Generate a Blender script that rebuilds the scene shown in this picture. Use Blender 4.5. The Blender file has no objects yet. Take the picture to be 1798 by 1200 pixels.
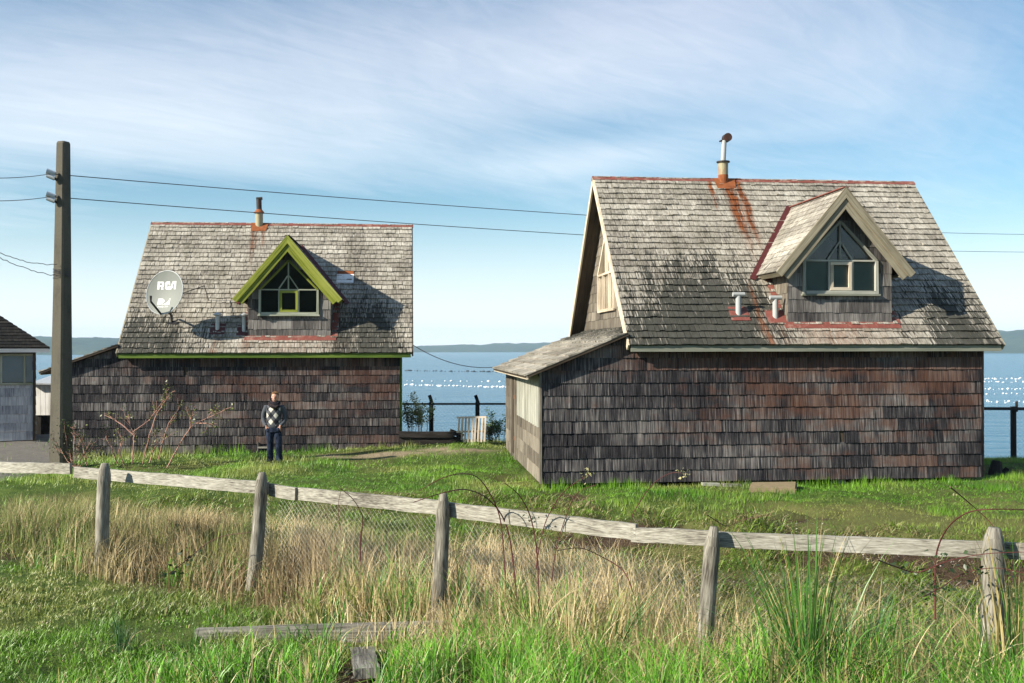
import bpy, math, random
import numpy as np
from mathutils import Vector, Matrix
R_ = math.radians
random.seed(7)
RNG = np.random.default_rng(11)
S = bpy.context.scene
COL = S.collection

# ------------------------------------------------------------------ camera, sky, sun, exposure
CAMZ = 2.893
cam = bpy.data.cameras.new('camera')
cam.sensor_width = 36.0
cam.lens = 36.0 * 1778.7 / 1798.0
cam.clip_start = 0.1
cam.clip_end = 40000
camo = bpy.data.objects.new('camera', cam)
COL.objects.link(camo)
camo.location = (0, 0, CAMZ)
camo.rotation_euler = (R_(90) + 0.0063, 0.0014, 0)
S.camera = camo
S.view_settings.view_transform = 'Standard'
S.view_settings.look = 'None'
S.view_settings.exposure = 0.92
S.view_settings.gamma = 1

SUN_DIR = Vector((-.782, -.386, .489)).normalized()      # towards the sun
SUN_EL = math.asin(SUN_DIR.z)
SUN_AZ = math.atan2(SUN_DIR.x, SUN_DIR.y)

sl = bpy.data.lights.new('sun', 'SUN')
sl.energy = 4.9
sl.angle = R_(0.53)
sl.color = (1.0, 0.915, 0.77)
so = bpy.data.objects.new('sun', sl)
COL.objects.link(so)
so.rotation_euler = (-SUN_DIR).to_track_quat('-Z', 'Y').to_euler()


# ------------------------------------------------------------------ node maths helper
class X:
    """a socket (or number) with arithmetic that writes Math nodes"""
    def __init__(s, nt, v): s.nt, s.v = nt, v
    def _m(s, op, *a, clamp=False):
        n = s.nt.nodes.new('ShaderNodeMath'); n.operation = op; n.use_clamp = clamp
        for i, q in enumerate((s,) + a):
            q = q.v if isinstance(q, X) else q
            if isinstance(q, (int, float)): n.inputs[i].default_value = q
            else: s.nt.links.new(q, n.inputs[i])
        return X(s.nt, n.outputs[0])
    def __add__(s, o): return s._m('ADD', o)
    def __radd__(s, o): return s._m('ADD', o)
    def __sub__(s, o): return s._m('SUBTRACT', o)
    def __rsub__(s, o): return X(s.nt, o)._m('SUBTRACT', s)
    def __mul__(s, o): return s._m('MULTIPLY', o)
    def __rmul__(s, o): return s._m('MULTIPLY', o)
    def __truediv__(s, o): return s._m('DIVIDE', o)
    def abs(s): return s._m('ABSOLUTE')
    def clamp(s): return s._m('ADD', 0.0, clamp=True)
    def pow(s, e): return s._m('POWER', e)
    def floor(s): return s._m('FLOOR')
    def mod(s, k): return s._m('FLOORED_MODULO', k)
    def gt(s, k): return s._m('GREATER_THAN', k)
    def min(s, k): return s._m('MINIMUM', k)
    def max(s, k): return s._m('MAXIMUM', k)
    def ss(s, a, b):
        n = s.nt.nodes.new('ShaderNodeMapRange'); n.interpolation_type = 'SMOOTHSTEP'
        s.nt.links.new(s.v, n.inputs['Value'])
        n.inputs['From Min'].default_value = a; n.inputs['From Max'].default_value = b
        return X(s.nt, n.outputs[0])
    def gauss(s, c, w):
        d = (s - c) * (1.0 / w)
        return (d * d * -1.0)._m('EXPONENT')


class NT:
    def __init__(s, nt): s.nt = nt; nt.nodes.clear() if False else None
    def new(s, t, **k):
        n = s.nt.nodes.new(t)
        for a, b in k.items(): setattr(n, a, b)
        return n
    def link(s, a, b): s.nt.links.new(a.v if isinstance(a, X) else a, b)
    def coord(s, which='Object'):
        return s.new('ShaderNodeTexCoord').outputs[which]
    def uv(s):
        n = s.new('ShaderNodeUVMap'); n.uv_map = 'uv'; return n.outputs[0]
    def sep(s, v):
        n = s.new('ShaderNodeSeparateXYZ'); s.link(v, n.inputs[0])
        return [X(s.nt, o) for o in n.outputs]
    def comb(s, x, y, z):
        n = s.new('ShaderNodeCombineXYZ')
        for i, q in enumerate((x, y, z)):
            if isinstance(q, (int, float)): n.inputs[i].default_value = q
            else: s.link(q, n.inputs[i])
        return n.outputs[0]
    def mapv(s, v, sc, loc=(0, 0, 0)):
        n = s.new('ShaderNodeMapping'); s.link(v, n.inputs[0])
        n.inputs['Scale'].default_value = sc; n.inputs['Location'].default_value = loc
        return n.outputs[0]
    def noise(s, v, scale=1.0, detail=3, rough=0.55, dist=0.0):
        n = s.new('ShaderNodeTexNoise'); s.link(v, n.inputs['Vector'])
        n.inputs['Scale'].default_value = scale; n.inputs['Detail'].default_value = detail
        n.inputs['Roughness'].default_value = rough; n.inputs['Distortion'].default_value = dist
        return X(s.nt, n.outputs['Fac'])
    def vor(s, v, scale, out='Distance'):
        n = s.new('ShaderNodeTexVoronoi'); s.link(v, n.inputs['Vector'])
        n.inputs['Scale'].default_value = scale
        return n.outputs[out]
    def attr(s, name, out='Fac'):
        n = s.new('ShaderNodeAttribute'); n.attribute_name = name
        return X(s.nt, n.outputs[out]) if out == 'Fac' else n.outputs[out]
    def ramp(s, fac, stops):
        n = s.new('ShaderNodeValToRGB'); s.link(fac, n.inputs[0])
        cr = n.color_ramp
        while len(cr.elements) < len(stops): cr.elements.new(0.5)
        for e, (p, c) in zip(cr.elements, stops):
            e.position = p; e.color = (*c, 1)
        return n.outputs[0]
    def mix(s, fac, a, b):
        n = s.new('ShaderNodeMix'); n.data_type = 'RGBA'
        if isinstance(fac, (int, float)): n.inputs[0].default_value = fac
        else: s.link(fac, n.inputs[0])
        for i, q in ((6, a), (7, b)):
            if isinstance(q, tuple): n.inputs[i].default_value = (*q, 1)
            else: s.link(q, n.inputs[i])
        return n.outputs[2]
    def scale_col(s, c, f):
        n = s.new('ShaderNodeVectorMath'); n.operation = 'SCALE'
        s.link(c, n.inputs[0]); s.link(f, n.inputs['Scale']); return n.outputs[0]


def mat(name):
    m = bpy.data.materials.new(name); m.use_nodes = True
    nt = m.node_tree
    b = nt.nodes['Principled BSDF']
    return m, NT(nt), b


def setb(n, b, col, rough=0.8, bump=None, bstr=0.3, bdist=0.01, spec=0.25, metal=0.0):
    if isinstance(col, tuple): b.inputs['Base Color'].default_value = (*col, 1)
    else: n.link(col, b.inputs['Base Color'])
    if isinstance(rough, (int, float)): b.inputs['Roughness'].default_value = rough
    else: n.link(rough, b.inputs['Roughness'])
    b.inputs['Specular IOR Level'].default_value = spec
    b.inputs['Metallic'].default_value = metal
    if bump is not None:
        bn = n.new('ShaderNodeBump'); bn.inputs['Strength'].default_value = bstr
        bn.inputs['Distance'].default_value = bdist
        n.link(bump, bn.inputs['Height']); n.link(bn.outputs[0], b.inputs['Normal'])


# ------------------------------------------------------------------ world
w = bpy.data.worlds.new('World'); S.world = w; w.use_nodes = True
W = NT(w.node_tree)
bg = w.node_tree.nodes['Background']
sky = W.new('ShaderNodeTexSky', sky_type='NISHITA', sun_disc=False, sun_elevation=SUN_EL, sun_rotation=SUN_AZ)
sky.air_density = 1.0; sky.dust_density = 0.4; sky.ozone_density = 1.6; sky.altitude = 20
gv = W.coord('Generated')
gx, gy, gz_ = W.sep(gv)
el = gz_.max(0.0)
# cirrus sheet high overhead: direction projected on a plane
px_ = gx / (el + 0.16); py_ = gy / (el + 0.16)
# streaks fan out from low left to upper right
st = px_ * 0.80 + py_ * 0.60
ct = px_ * -0.60 + py_ * 0.80
n1 = W.noise(W.comb(st * 0.55, ct * 0.95, 0.0), 0.9, 8, 0.60, 1.6)
n2 = W.noise(W.comb(px_ * 0.5, py_ * 0.75, 3.1), 0.9, 4, 0.5, 0.5)
n3 = W.noise(W.comb(st * 1.6, ct * 6.5, 1.7), 1.3, 8, 0.68, 2.2)
az = gx / (gy.max(0.05))
fan = (el - az * 0.16 - 0.262).gauss(0.0, 0.085) * (1.0 - az.ss(0.12, 0.55)) * 0.34
puff = (el - 0.25).gauss(0.0, 0.05) * az.gauss(0.38, 0.12) * 0.20 + (el - az * 0.10 - 0.175).gauss(0.0, 0.016) * az.gauss(0.08, 0.13) * 0.22
gapb = (el + az * 0.02 - 0.135).gauss(0.0, 0.030) * az.gauss(-0.36, 0.34) * 0.30 + (el - 0.215).gauss(0.0, 0.022) * az.gauss(0.10, 0.12) * 0.14
cl = n1 * 0.74 + n2 * 0.30 + n3 * 0.25 - 0.545 + fan + puff - gapb
cl = (cl * 1.65).clamp() * 0.84
lowh = 1.0 - el.ss(0.0, 0.155)
cov = (cl.max(lowh * 0.85)).clamp()
ccol = W.ramp(el, [(0.0, (11.4, 11.7, 12.0)), (0.05, (10.4, 11.0, 11.7)), (0.16, (8.6, 9.5, 10.2)), (0.34, (7.6, 7.8, 9.0))])
tn = W.new('ShaderNodeVectorMath'); tn.operation = 'MULTIPLY'; W.link(sky.outputs[0], tn.inputs[0]); tn.inputs[1].default_value = (0.94, 1.19, 1.24)
bc = W.mix(cov, tn.outputs[0], ccol)
W.link(bc, bg.inputs[0])
bg.inputs[1].default_value = 0.062


# ------------------------------------------------------------------ mesh builder
class MB:
    def __init__(s): s.v = []; s.f = []; s.uv = []; s.r = []
    def face(s, pts, uvs=None, r=0.5):
        i = len(s.v); s.v += [tuple(p) for p in pts]
        s.f.append(tuple(range(i, i + len(pts))))
        s.uv += uvs if uvs else [(0, 0)] * len(pts)
        s.r.append(r)
    def prism(s, poly, O, U, V, N, n0, n1, r=None, off=None):
        """poly (u,v) list; n1(v) front offset, n0 back offset"""
        if len(poly) < 3: return
        r = random.random() if r is None else r
        off = off if off is not None else (random.random() * 50, random.random() * 50)
        f1 = n1 if callable(n1) else (lambda v: n1)
        A = [O + U * u + V * v + N * f1(v) for u, v in poly]
        B = [O + U * u + V * v + N * n0 for u, v in poly]
        uv = [(u + off[0], v + off[1]) for u, v in poly]
        s.face(A, uv, r)
        s.face(B[::-1], uv[::-1], r)
        k = len(poly)
        for i in range(k):
            j = (i + 1) % k
            s.face([A[i], B[i], B[j], A[j]], [uv[i], (uv[i][0] + .01, uv[i][1] + .01), (uv[j][0] + .01, uv[j][1] + .01), uv[j]], r)
    def box(s, x0, x1, y0, y1, z0, z1, r=None):
        s.bar(Vector(((x0 + x1) / 2, (y0 + y1) / 2, z0)), Vector(((x0 + x1) / 2, (y0 + y1) / 2, z1)), x1 - x0, y1 - y0, Vector((0, 1, 0)), r)
    def bar(s, p, q, w, h, up=Vector((0, 0, 1)), r=None, w2=None, h2=None, seg=1, wob=0.0):
        """box beam from p to q; w across, h along 'up'"""
        p = Vector(p); q = Vector(q); d = q - p; L = d.length; d.normalize()
        sx = d.cross(up).normalized(); sy = sx.cross(d).normalized()
        w2 = w if w2 is None else w2; h2 = h if h2 is None else h2
        r = random.random() if r is None else r
        o1, o2 = random.random() * 50, random.random() * 50
        rings = []
        for k in range(seg + 1):
            t = k / seg; c = p.lerp(q, t)
            if wob and 0 < k < seg: c = c + sx * random.uniform(-wob, wob) + sy * random.uniform(-wob, wob)
            a, b = (w + (w2 - w) * t) / 2, (h + (h2 - h) * t) / 2
            rr = [1 + (random.uniform(-wob, wob) * 3 if wob else 0) for _ in range(4)]
            rings.append([c + sx * (i * a * m) + sy * (j * b * m) for (i, j), m in zip(((-1, -1), (1, -1), (1, 1), (-1, 1)), rr)])
        us = (0, w, w + h, 2 * w + h, 2 * w + 2 * h)
        for k in range(seg):
            A, B = rings[k], rings[k + 1]; v0, v1 = L * k / seg + o2, L * (k + 1) / seg + o2
            for i in range(4):
                j = (i + 1) % 4
                s.face([A[i], A[j], B[j], B[i]], [(us[i] + o1, v0), (us[i + 1] + o1, v0), (us[i + 1] + o1, v1), (us[i] + o1, v1)], r)
        s.face(rings[0][::-1], [(o1, o2), (o1 + w, o2), (o1 + w, o2 + .02), (o1, o2 + .02)], r)
        s.face(rings[-1], [(o1, o2), (o1 + w, o2), (o1 + w, o2 + .02), (o1, o2 + .02)], r)
    def tube(s, pts, rad, n=6, r=None, caps=True):
        pts = [Vector(p) for p in pts]
        r = random.random() if r is None else r
        rad = rad if isinstance(rad, (list, tuple)) else [rad] * len(pts)
        rings = []; prev = None; L = 0; Ls = []
        for k, p in enumerate(pts):
            d = (pts[min(k + 1, len(pts) - 1)] - pts[max(k - 1, 0)])
            d = d.normalized() if d.length > 1e-9 else Vector((0, 0, 1))
            ref = prev if prev is not None else (Vector((1, 0, 0)) if abs(d.x) < .9 else Vector((0, 1, 0)))
            a = (ref - d * ref.dot(d)); a = a.normalized() if a.length > 1e-6 else d.orthogonal().normalized()
            prev = a; b = d.cross(a)
            rings.append([p + (a * math.cos(2 * math.pi * i / n) + b * math.sin(2 * math.pi * i / n)) * rad[k] for i in range(n)])
            if k: L += (p - pts[k - 1]).length
            Ls.append(L)
        for k in range(len(pts) - 1):
            c0, c1 = 6.28 * rad[k] / n, 6.28 * rad[k + 1] / n
            for i in range(n):
                j = (i + 1) % n
                s.face([rings[k][i], rings[k][j], rings[k + 1][j], rings[k + 1][i]], [(i * c0, Ls[k]), ((i + 1) * c0, Ls[k]), ((i + 1) * c0, Ls[k + 1]), (i * c0, Ls[k + 1])], r)
        if caps:
            s.face(rings[0][::-1], None, r); s.face(rings[-1], None, r)
    def build(s, name, m, parent=None, smooth=False, merge=False):
        me = bpy.data.meshes.new(name)
        me.from_pydata(s.v, [], s.f)
        ul = me.uv_layers.new(name='uv')
        ul.data.foreach_set('uv', np.array(s.uv, dtype=np.float32).ravel())
        at = me.attributes.new('rnd', 'FLOAT', 'FACE')
        at.data.foreach_set('value', np.array(s.r, dtype=np.float32))
        if merge or smooth:
            import bmesh
            bm = bmesh.new(); bm.from_mesh(me); bmesh.ops.remove_doubles(bm, verts=bm.verts, dist=1e-5)
            bm.to_mesh(me); bm.free()
        if smooth: me.polygons.foreach_set('use_smooth', [True] * len(me.polygons))
        me.materials.append(m)
        return link(name, me, parent)


def link(name, me, parent=None):
    o = bpy.data.objects.new(name, me); COL.objects.link(o)
    if parent is not None: o.parent = parent
    return o


def tag(o, label=None, cat=None, group=None, kind=None):
    if label: o['label'] = label
    if cat: o['category'] = cat
    if group: o['group'] = group
    if kind: o['kind'] = kind
    return o


def empty(name, loc, rz=0.0):
    o = bpy.data.objects.new(name, None); COL.objects.link(o)
    o.location = loc; o.rotation_euler = (0, 0, rz); o.empty_display_size = .2
    return o


def clip_half(poly, a, b, keep_left=True):
    """part of poly on the left of a->b"""
    out = []
    sg = 1 if keep_left else -1
    def sd(p): return sg * ((b[0] - a[0]) * (p[1] - a[1]) - (b[1] - a[1]) * (p[0] - a[0]))
    for i in range(len(poly)):
        p, q = poly[i], poly[(i + 1) % len(poly)]
        dp, dq = sd(p), sd(q)
        if dp >= 0: out.append(p)
        if dp * dq < 0:
            t = dp / (dp - dq); out.append((p[0] + (q[0] - p[0]) * t, p[1] + (q[1] - p[1]) * t))
    return out


def area(p):
    return abs(sum(p[i][0] * p[(i + 1) % len(p)][1] - p[(i + 1) % len(p)][0] * p[i][1] for i in range(len(p)))) / 2 if len(p) > 2 else 0


def clip_in(poly, cv):           # cv convex, counter-clockwise
    for i in range(len(cv)):
        poly = clip_half(poly, cv[i], cv[(i + 1) % len(cv)])
        if len(poly) < 3: return []
    return poly


def subtract(poly, cv):
    out = []; rem = poly
    for i in range(len(cv)):
        a, b = cv[i], cv[(i + 1) % len(cv)]
        piece = clip_half(rem, a, b, False)
        if area(piece) > 1e-5: out.append(piece)
        rem = clip_half(rem, a, b, True)
        if area(rem) < 1e-5: return out
    return out


def shingles(mb, O, U, V, N, outline, course, wmin, wmax, thick=0.014, holes=(), wav=0.006, v0=None, missing=0.0, lift=0.0, gapk=1.0):
    us = [p[0] for p in outline]; vs = [p[1] for p in outline]
    u0, u1 = min(us), max(us); vb = min(vs) if v0 is None else v0
    k = 0; ph = random.random() * 9
    while vb + k * course < max(vs):
        v = vb + k * course
        u = u0 - random.uniform(0, wmax)
        grp = random.random(); left = 0
        while u < u1:
            wd = random.uniform(wmin, wmax)
            if left <= 0: grp = random.random(); left = random.randint(2, 12)
            left -= 1
            dv = random.uniform(-wav, wav) + 0.5 * wav * math.sin(u * 1.3 + k * 1.7 + ph)
            if random.random() < .02: dv -= wav * 2
            gap = random.uniform(0.0012, 0.0035) * gapk
            skew = random.uniform(-wav, wav) * .6
            rect = [(u + gap, v + dv), (u + wd - gap, v + dv + skew), (u + wd - gap, v + course * 1.08), (u + gap, v + course * 1.08)]
            u += wd
            if random.random() < missing: continue
            t = thick * random.uniform(.7, 1.35)
            ps = clip_in(rect, outline)
            ps = [ps] if area(ps) > 1e-5 else []
            for h in holes:
                ps = [q for p in ps for q in subtract(p, h)]
            rr = min(1, max(0, .72 * grp + .28 * random.random()))
            off = (random.random() * 40, random.random() * 40)
            lv = random.uniform(0, lift)
            for p in ps:
                mb.prism(p, O, U, V, N, -0.004, lambda vv, v=v, t=t: .002 + (t + lv) * max(0.12, 1 - (vv - v) / (course * 1.08) * .9), rr, off)
        k += 1


# ------------------------------------------------------------------ materials
def wood_mat(name, dark, mid, light, gs=(70, 3.0), rough=.85, warm=None, warm_amt=.0, rw=.5, bstr=.5, big=.35, spec=.2, warm_top=0.0, sa=1.1):
    m, n, b = mat(name)
    uv = n.uv(); oc = n.coord()
    g = n.noise(n.mapv(uv, (gs[0], gs[1], 1)), 1.0, 4, .6)
    g2 = n.noise(n.mapv(uv, (gs[0] * .3, gs[1] * .45, 1), (9, 4, 0)), 1.0, 3, .6)
    L = n.noise(oc, .8, 4, .6)
    r = n.attr('rnd')
    f = (g - .5) * sa + (g2 - .5) * .9 + (r - .5) * rw + (L - .5) * big * 2 + .5
    c = n.ramp(f.clamp(), [(0.12, dark), (.5, mid), (.92, light)])
    if warm:
        wm = n.noise(n.mapv(oc, (.7, .7, 1.5), (3, 3, 3)), 1.2, 5, .7)
        wf = ((wm - .5) * 5.0 + (r - .5) * 1.4 + .35)
        if warm_top:
            ox, oy, oz = n.sep(oc); wf = wf + oz.ss(1.0, 3.0) * warm_top + ox.ss(-.5, 2.5) * .9 - 1.2
        c = n.mix((wf.clamp() * g.ss(.3, .6) * warm_amt), c, warm)
    setb(n, b, c, rough, g + g2 * .5, bstr, .006, spec)
    return m


def plain_mat(name, col, rough=.6, var=.25, scale=6, spec=.3, metal=0, bstr=.15, dirt=None, dirt_amt=.5, dscale=3):
    m, n, b = mat(name)
    oc = n.coord()
    a = n.noise(oc, scale, 5, .6); f = (a - .5) * 2 * var + 1
    base = n.ramp(a, [(0.0, tuple(x * (1 - var) for x in col)), (1.0, tuple(min(1, x * (1 + var)) for x in col))])
    if dirt:
        d = n.noise(n.mapv(oc, (1, 1, .45), (5, 1, 2)), dscale, 5, .7)
        base = n.mix(d.ss(.48, .66) * dirt_amt, base, dirt)
    setb(n, b, base, rough, a, bstr, .01, spec, metal)
    return m


def roof_mat(name, house):
    m, n, b = mat(name)
    uv = n.uv(); oc = n.coord(); ox, oy, oz = n.sep(oc)
    g = n.noise(n.mapv(uv, (52, 3.2, 1)), 1.0, 4, .65)
    g2 = n.noise(n.mapv(uv, (12, 6, 1), (3, 8, 0)), 1.0, 3, .6)
    r = n.attr('rnd')
    L = n.noise(n.mapv(oc, (.9, .3, .3)), 1.0, 5, .6)
    f = (g - .5) * 1.25 + (g2 - .5) * .7 + (r - .5) * .34 + (L - .5) * .7 + .54
    c = n.ramp(f.clamp(), [(.05, (.045, .040, .035)), (.34, (.19, .172, .145)), (.62, (.38, .352, .30)), (.95, (.62, .59, .52))])
    # green-grey algae, blotchy, running down the slope
    al = n.noise(n.mapv(oc, (2.6, .7, .7), (1, 2, 3)), 1.0, 5, .7)
    c = n.mix(al.ss(.46, .68) * .38, c, (.13, .122, .088))
    # black moss patches low on the roof; house L adds painted dormer shadow
    mo = n.noise(n.mapv(oc, (3.2, .55, .55), (4, 0, 0)), 1.0, 4, .6)
    mo2 = n.noise(n.mapv(uv, (30, 2.4, 1)), 1.0, 3, .5)
    if house == 'R':
        reg = ox.gauss(1.9, 1.6) * (1.0 - oz.ss(3.6, 5.8)) * .30 + ox.gauss(.3, .9) * (1.0 - oz.ss(3.2, 3.9)) * .12 + ox.gauss(7.4, 1.0) * (1.0 - oz.ss(3.4, 5.0)) * .26
    else:
        reg = ox.gauss(.6, 1.8) * (1.0 - oz.ss(3.0, 4.6)) * .22 + ox.gauss(6.9, 1.1) * (1.0 - oz.ss(3.3, 5.2)) * .27  # last term paints the dormer's shadow at lower right
    mk = (mo * .34 + mo2 * .66 + (r - .5) * .10 + reg).ss(.575, .68)
    c = n.mix(mk * .9, c, (.03, .032, .027))
    # rust washed down from the chimney flashing
    a0 = 3.25 if house == 'R' else 3.33
    sw = (n.noise(n.mapv(oc, (3, 1.2, 1.2)), 1.0, 2) - .5) * .25
    xx = ox + sw
    ru = n.noise(n.mapv(oc, (22, 1.4, 1.4), (0, 5, 0)), 1.0, 5, .7)
    if house == 'R':
        s_ = (xx.gauss(a0 + .08, .10) * oz.ss(5.0, 6.1) * 1.3 + xx.gauss(a0 + .34, .085) * oz.ss(4.9, 6.2) * 1.3 + xx.gauss(a0 - .38, .035) * oz.ss(6.0, 6.5) + xx.gauss(a0 + .10, .05) * .08 + xx.gauss(3.02, .07) * (1.0 - oz.ss(3.9, 4.5)) * .6 + xx.gauss(4.6, 1.0) * (1.0 - oz.ss(3.35, 3.5)) * .30)
        c = n.mix((s_ * ru.ss(.34, .50) * 1.2).clamp(), c, n.ramp(ru, [(.42, (.09, .028, .012)), (.66, (.30, .105, .038))]))
    else:
        s_ = (xx.gauss(a0 - .08, .08) * oz.ss(5.2, 6.4) + xx.gauss(a0 + .16, .05) * oz.ss(5.9, 6.5) + xx.gauss(2.62, .12) * (1.0 - oz.ss(3.1, 3.4)) * .7 + xx.gauss(3.45, .12) * (1.0 - oz.ss(3.0, 3.3)) * .6 + xx.gauss(4.7, 1.2) * (1.0 - oz.ss(3.1, 3.3)) * .35)
        c = n.mix((s_ * ru.ss(.38, .56)).clamp(), c, n.ramp(ru, [(.42, (.07, .026, .014)), (.66, (.24, .10, .045))]))
    setb(n, b, c, .9, g + g2 * .4, .6, .008, .15)
    return m


M_roofR = roof_mat('weathered_roof_shingle', 'R')
M_roofL = roof_mat('weathered_roof_shingle_small', 'L')
M_wall = wood_mat('dark_wall_shingle', (.007, .0065, .009), (.040, .037, .042), (.27, .25, .235), (88, 1.5), warm=(.135, .056, .030), warm_amt=.74, rw=.38, big=.42, warm_top=1.05, sa=2.1)
M_wallL = wood_mat('dark_wall_shingle_b', (.007, .0065, .009), (.036, .032, .036), (.25, .23, .215), (80, 1.5), warm=(.115, .045, .025), warm_amt=.62, rw=.46, big=.42, warm_top=.9, sa=2.0)
M_side = wood_mat('side_wall_shingle', (.035, .030, .024), (.145, .125, .098), (.31, .28, .225), (55, 2.5), rw=.5, big=.3)
M_dorm = wood_mat('dormer_shingle', (.03, .028, .03), (.115, .105, .10), (.33, .31, .29), (55, 2.2), rw=.55, big=.3)
M_raw = wood_mat('weathered_trim', (.09, .075, .05), (.27, .235, .165), (.44, .40, .30), (40, 1.6), rw=.3)
M_cream = wood_mat('cream_trim', (.30, .24, .17), (.58, .49, .37), (.72, .64, .52), (40, 1.6), rw=.3)
M_fasc = wood_mat('grey_green_fascia', (.10, .11, .085), (.21, .22, .175), (.32, .32, .26), (30, .8), rw=.25)
M_lime = wood_mat('lime_green_paint', (.07, .10, .014), (.255, .285, .036), (.40, .42, .11), (60, 1.2), rw=.3, rough=.75, sa=1.5)
M_lime2 = wood_mat('lime_green_fascia', (.03, .06, .010), (.07, .125, .016), (.15, .22, .035), (26, .9), rw=.25, rough=.7)
M_white = wood_mat('old_white_paint', (.20, .20, .17), (.40, .40, .345), (.62, .62, .56), (30, 1.2), rw=.25, rough=.6)
M_frameL = wood_mat('pale_green_white_paint', (.14, .17, .11), (.33, .35, .27), (.58, .58, .50), (30, 1.2), rw=.3, rough=.6)
M_under = wood_mat('dark_board', (.02, .016, .012), (.06, .045, .032), (.11, .085, .06), (30, 1.5))
M_backing = plain_mat('dark_window_backing', (.008, .006, .007), .9)  # near-black sheet standing in for the dark room behind the glass
M_red = plain_mat('red_oxide_sheet', (.20, .062, .048), .6, .4, 7, .3, 0, .2, (.34, .20, .155), .7, 5)
M_redd = plain_mat('dark_red_sheet', (.085, .02, .018), .5, .3, 5, .35, 0, .1)
M_rust = plain_mat('rusty_sheet', (.26, .085, .03), .8, .4, 9, .2, 0, .3, (.09, .03, .015), .7, 5)
M_galv = plain_mat('galvanised_sheet', (.55, .57, .58), .42, .12, 8, .5, .35, .05, (.3, .28, .24), .4, 4)
M_pipew = plain_mat('white_pipe', (.38, .40, .40), .5, .1, 8, .4, 0, .05, (.35, .3, .24), .4, 4)
M_pipey = plain_mat('yellowed_pipe', (.33, .30, .19), .6, .2, 8, .3, 0, .1, (.28, .10, .04), .8, 6)
M_black = plain_mat('sooty_metal', (.03, .026, .024), .6, .3, 8, .3, 0, .1, (.12, .04, .02), .6, 6)
M_post = wood_mat('grey_fence_post', (.05, .043, .036), (.215, .20, .165), (.42, .40, .34), (75, 4.5), sa=1.6, bstr=.9, rw=.2)
M_rail = wood_mat('bleached_rail', (.07, .06, .048), (.27, .255, .215), (.47, .455, .40), (95, 9.0), sa=1.5, bstr=.8, rw=.2, big=.5)
M_beam = wood_mat('grey_beam', (.05, .045, .04), (.20, .19, .165), (.42, .40, .35), (60, 1.8), sa=1.5, bstr=.8, rw=.2)
M_darkbeam = wood_mat('black_timber', (.008, .007, .006), (.025, .021, .018), (.06, .05, .045), (30, 1.2), bstr=.8)
M_pallet = wood_mat('pale_pallet_wood', (.38, .30, .22), (.62, .53, .42), (.78, .70, .60), (30, 1.2), rw=.4)
M_conc = plain_mat('pole_concrete', (.105, .096, .076), .9, .28, 22, .15, 0, .6, (.06, .055, .045), .6, 2)
M_conb = plain_mat('mossy_concrete', (.22, .175, .11), .9, .3, 12, .15, 0, .5, (.16, .15, .07), .6, 5)
M_dark = plain_mat('dark_steel', (.018, .017, .018), .6, .3, 10)
M_wire = plain_mat('wire', (.05, .05, .055), .5, .1, 4)
M_cable = plain_mat('black_cable', (.02, .02, .022), .6, .1, 4)
M_wirel = plain_mat('galvanised_wire', (.34, .34, .33), .5, .1, 4, .4, .4)
M_porc = plain_mat('porcelain', (.55, .57, .60), .25, .1, 8, .5)
M_dish = plain_mat('dish_grey', (.165, .182, .165), .55, .13, 22, .3, 0, .05, (.19, .20, .185), .4, 6)
M_logo = plain_mat('white_print', (.68, .70, .69), .6, .05, 8)
M_curt = plain_mat('drab_curtain', (.30, .32, .26), .9, .15, 3)
M_curtw = plain_mat('white_curtain', (.62, .63, .62), .9, .15, 4)
M_shed = wood_mat('white_clapboard', (.5, .48, .45), (.76, .75, .73), (.86, .86, .85), (8, 1), rw=.2)
M_cabin = wood_mat('faded_white_shingle', (.16, .17, .20), (.42, .44, .48), (.62, .64, .66), (40, 2.2), rw=.5)
M_cabroof = wood_mat('dark_cabin_shingle', (.004, .004, .004), (.013, .012, .011), (.040, .036, .030), (38, 3), rw=.6)
M_buoyw = plain_mat('white_buoy', (.85, .85, .85), .4, .05)
M_buoyd = plain_mat('black_buoy', (.03, .035, .04), .5, .05)


def glass_mat(name='window_glass', tint=(.45, .50, .45, 1)):
    m, n, b = mat(name)
    b.inputs['Base Color'].default_value = (.9, .95, .93, 1)
    b.inputs['Roughness'].default_value = .03
    b.inputs['IOR'].default_value = 1.5
    nt = m.node_tree; out = nt.nodes['Material Output']
    tr = n.new('ShaderNodeBsdfTransparent'); tr.inputs[0].default_value = tint
    gl = n.new('ShaderNodeBsdfGlossy'); gl.inputs['Roughness'].default_value = .03
    fr = n.new('ShaderNodeFresnel'); fr.inputs[0].default_value = 1.52
    mx = n.new('ShaderNodeMixShader')
    n.link(fr.outputs[0], mx.inputs[0]); n.link(tr.outputs[0], mx.inputs[1]); n.link(gl.outputs[0], mx.inputs[2])
    n.link(mx.outputs[0], out.inputs[0])
    return m


M_glass = glass_mat()
M_glassc = glass_mat('clear_glass', (.88, .92, .94, 1))


def leaf_mat(name, trans=.35, rough=.5, spec=.3):
    m, n, b = mat(name)
    c = n.attr('col', 'Color')
    setb(n, b, c, rough, None, spec=spec)
    nt = m.node_tree; out = nt.nodes['Material Output']
    tl = n.new('ShaderNodeBsdfTranslucent'); n.link(c, tl.inputs[0])
    mx = n.new('ShaderNodeMixShader'); mx.inputs[0].default_value = trans
    n.link(b.outputs[0], mx.inputs[1]); n.link(tl.outputs[0], mx.inputs[2]); n.link(mx.outputs[0], out.inputs[0])
    return m


M_leaf = leaf_mat('grass_blade', .20, .42, .45)
M_dry = leaf_mat('dry_stalk', .15, .7, .15)
M_stem = plain_mat('pinkish_bark', (.36, .20, .155), .8, .25, 20)
M_cane = plain_mat('bramble_cane', (.085, .024, .022), .55, .3, 12)


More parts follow.
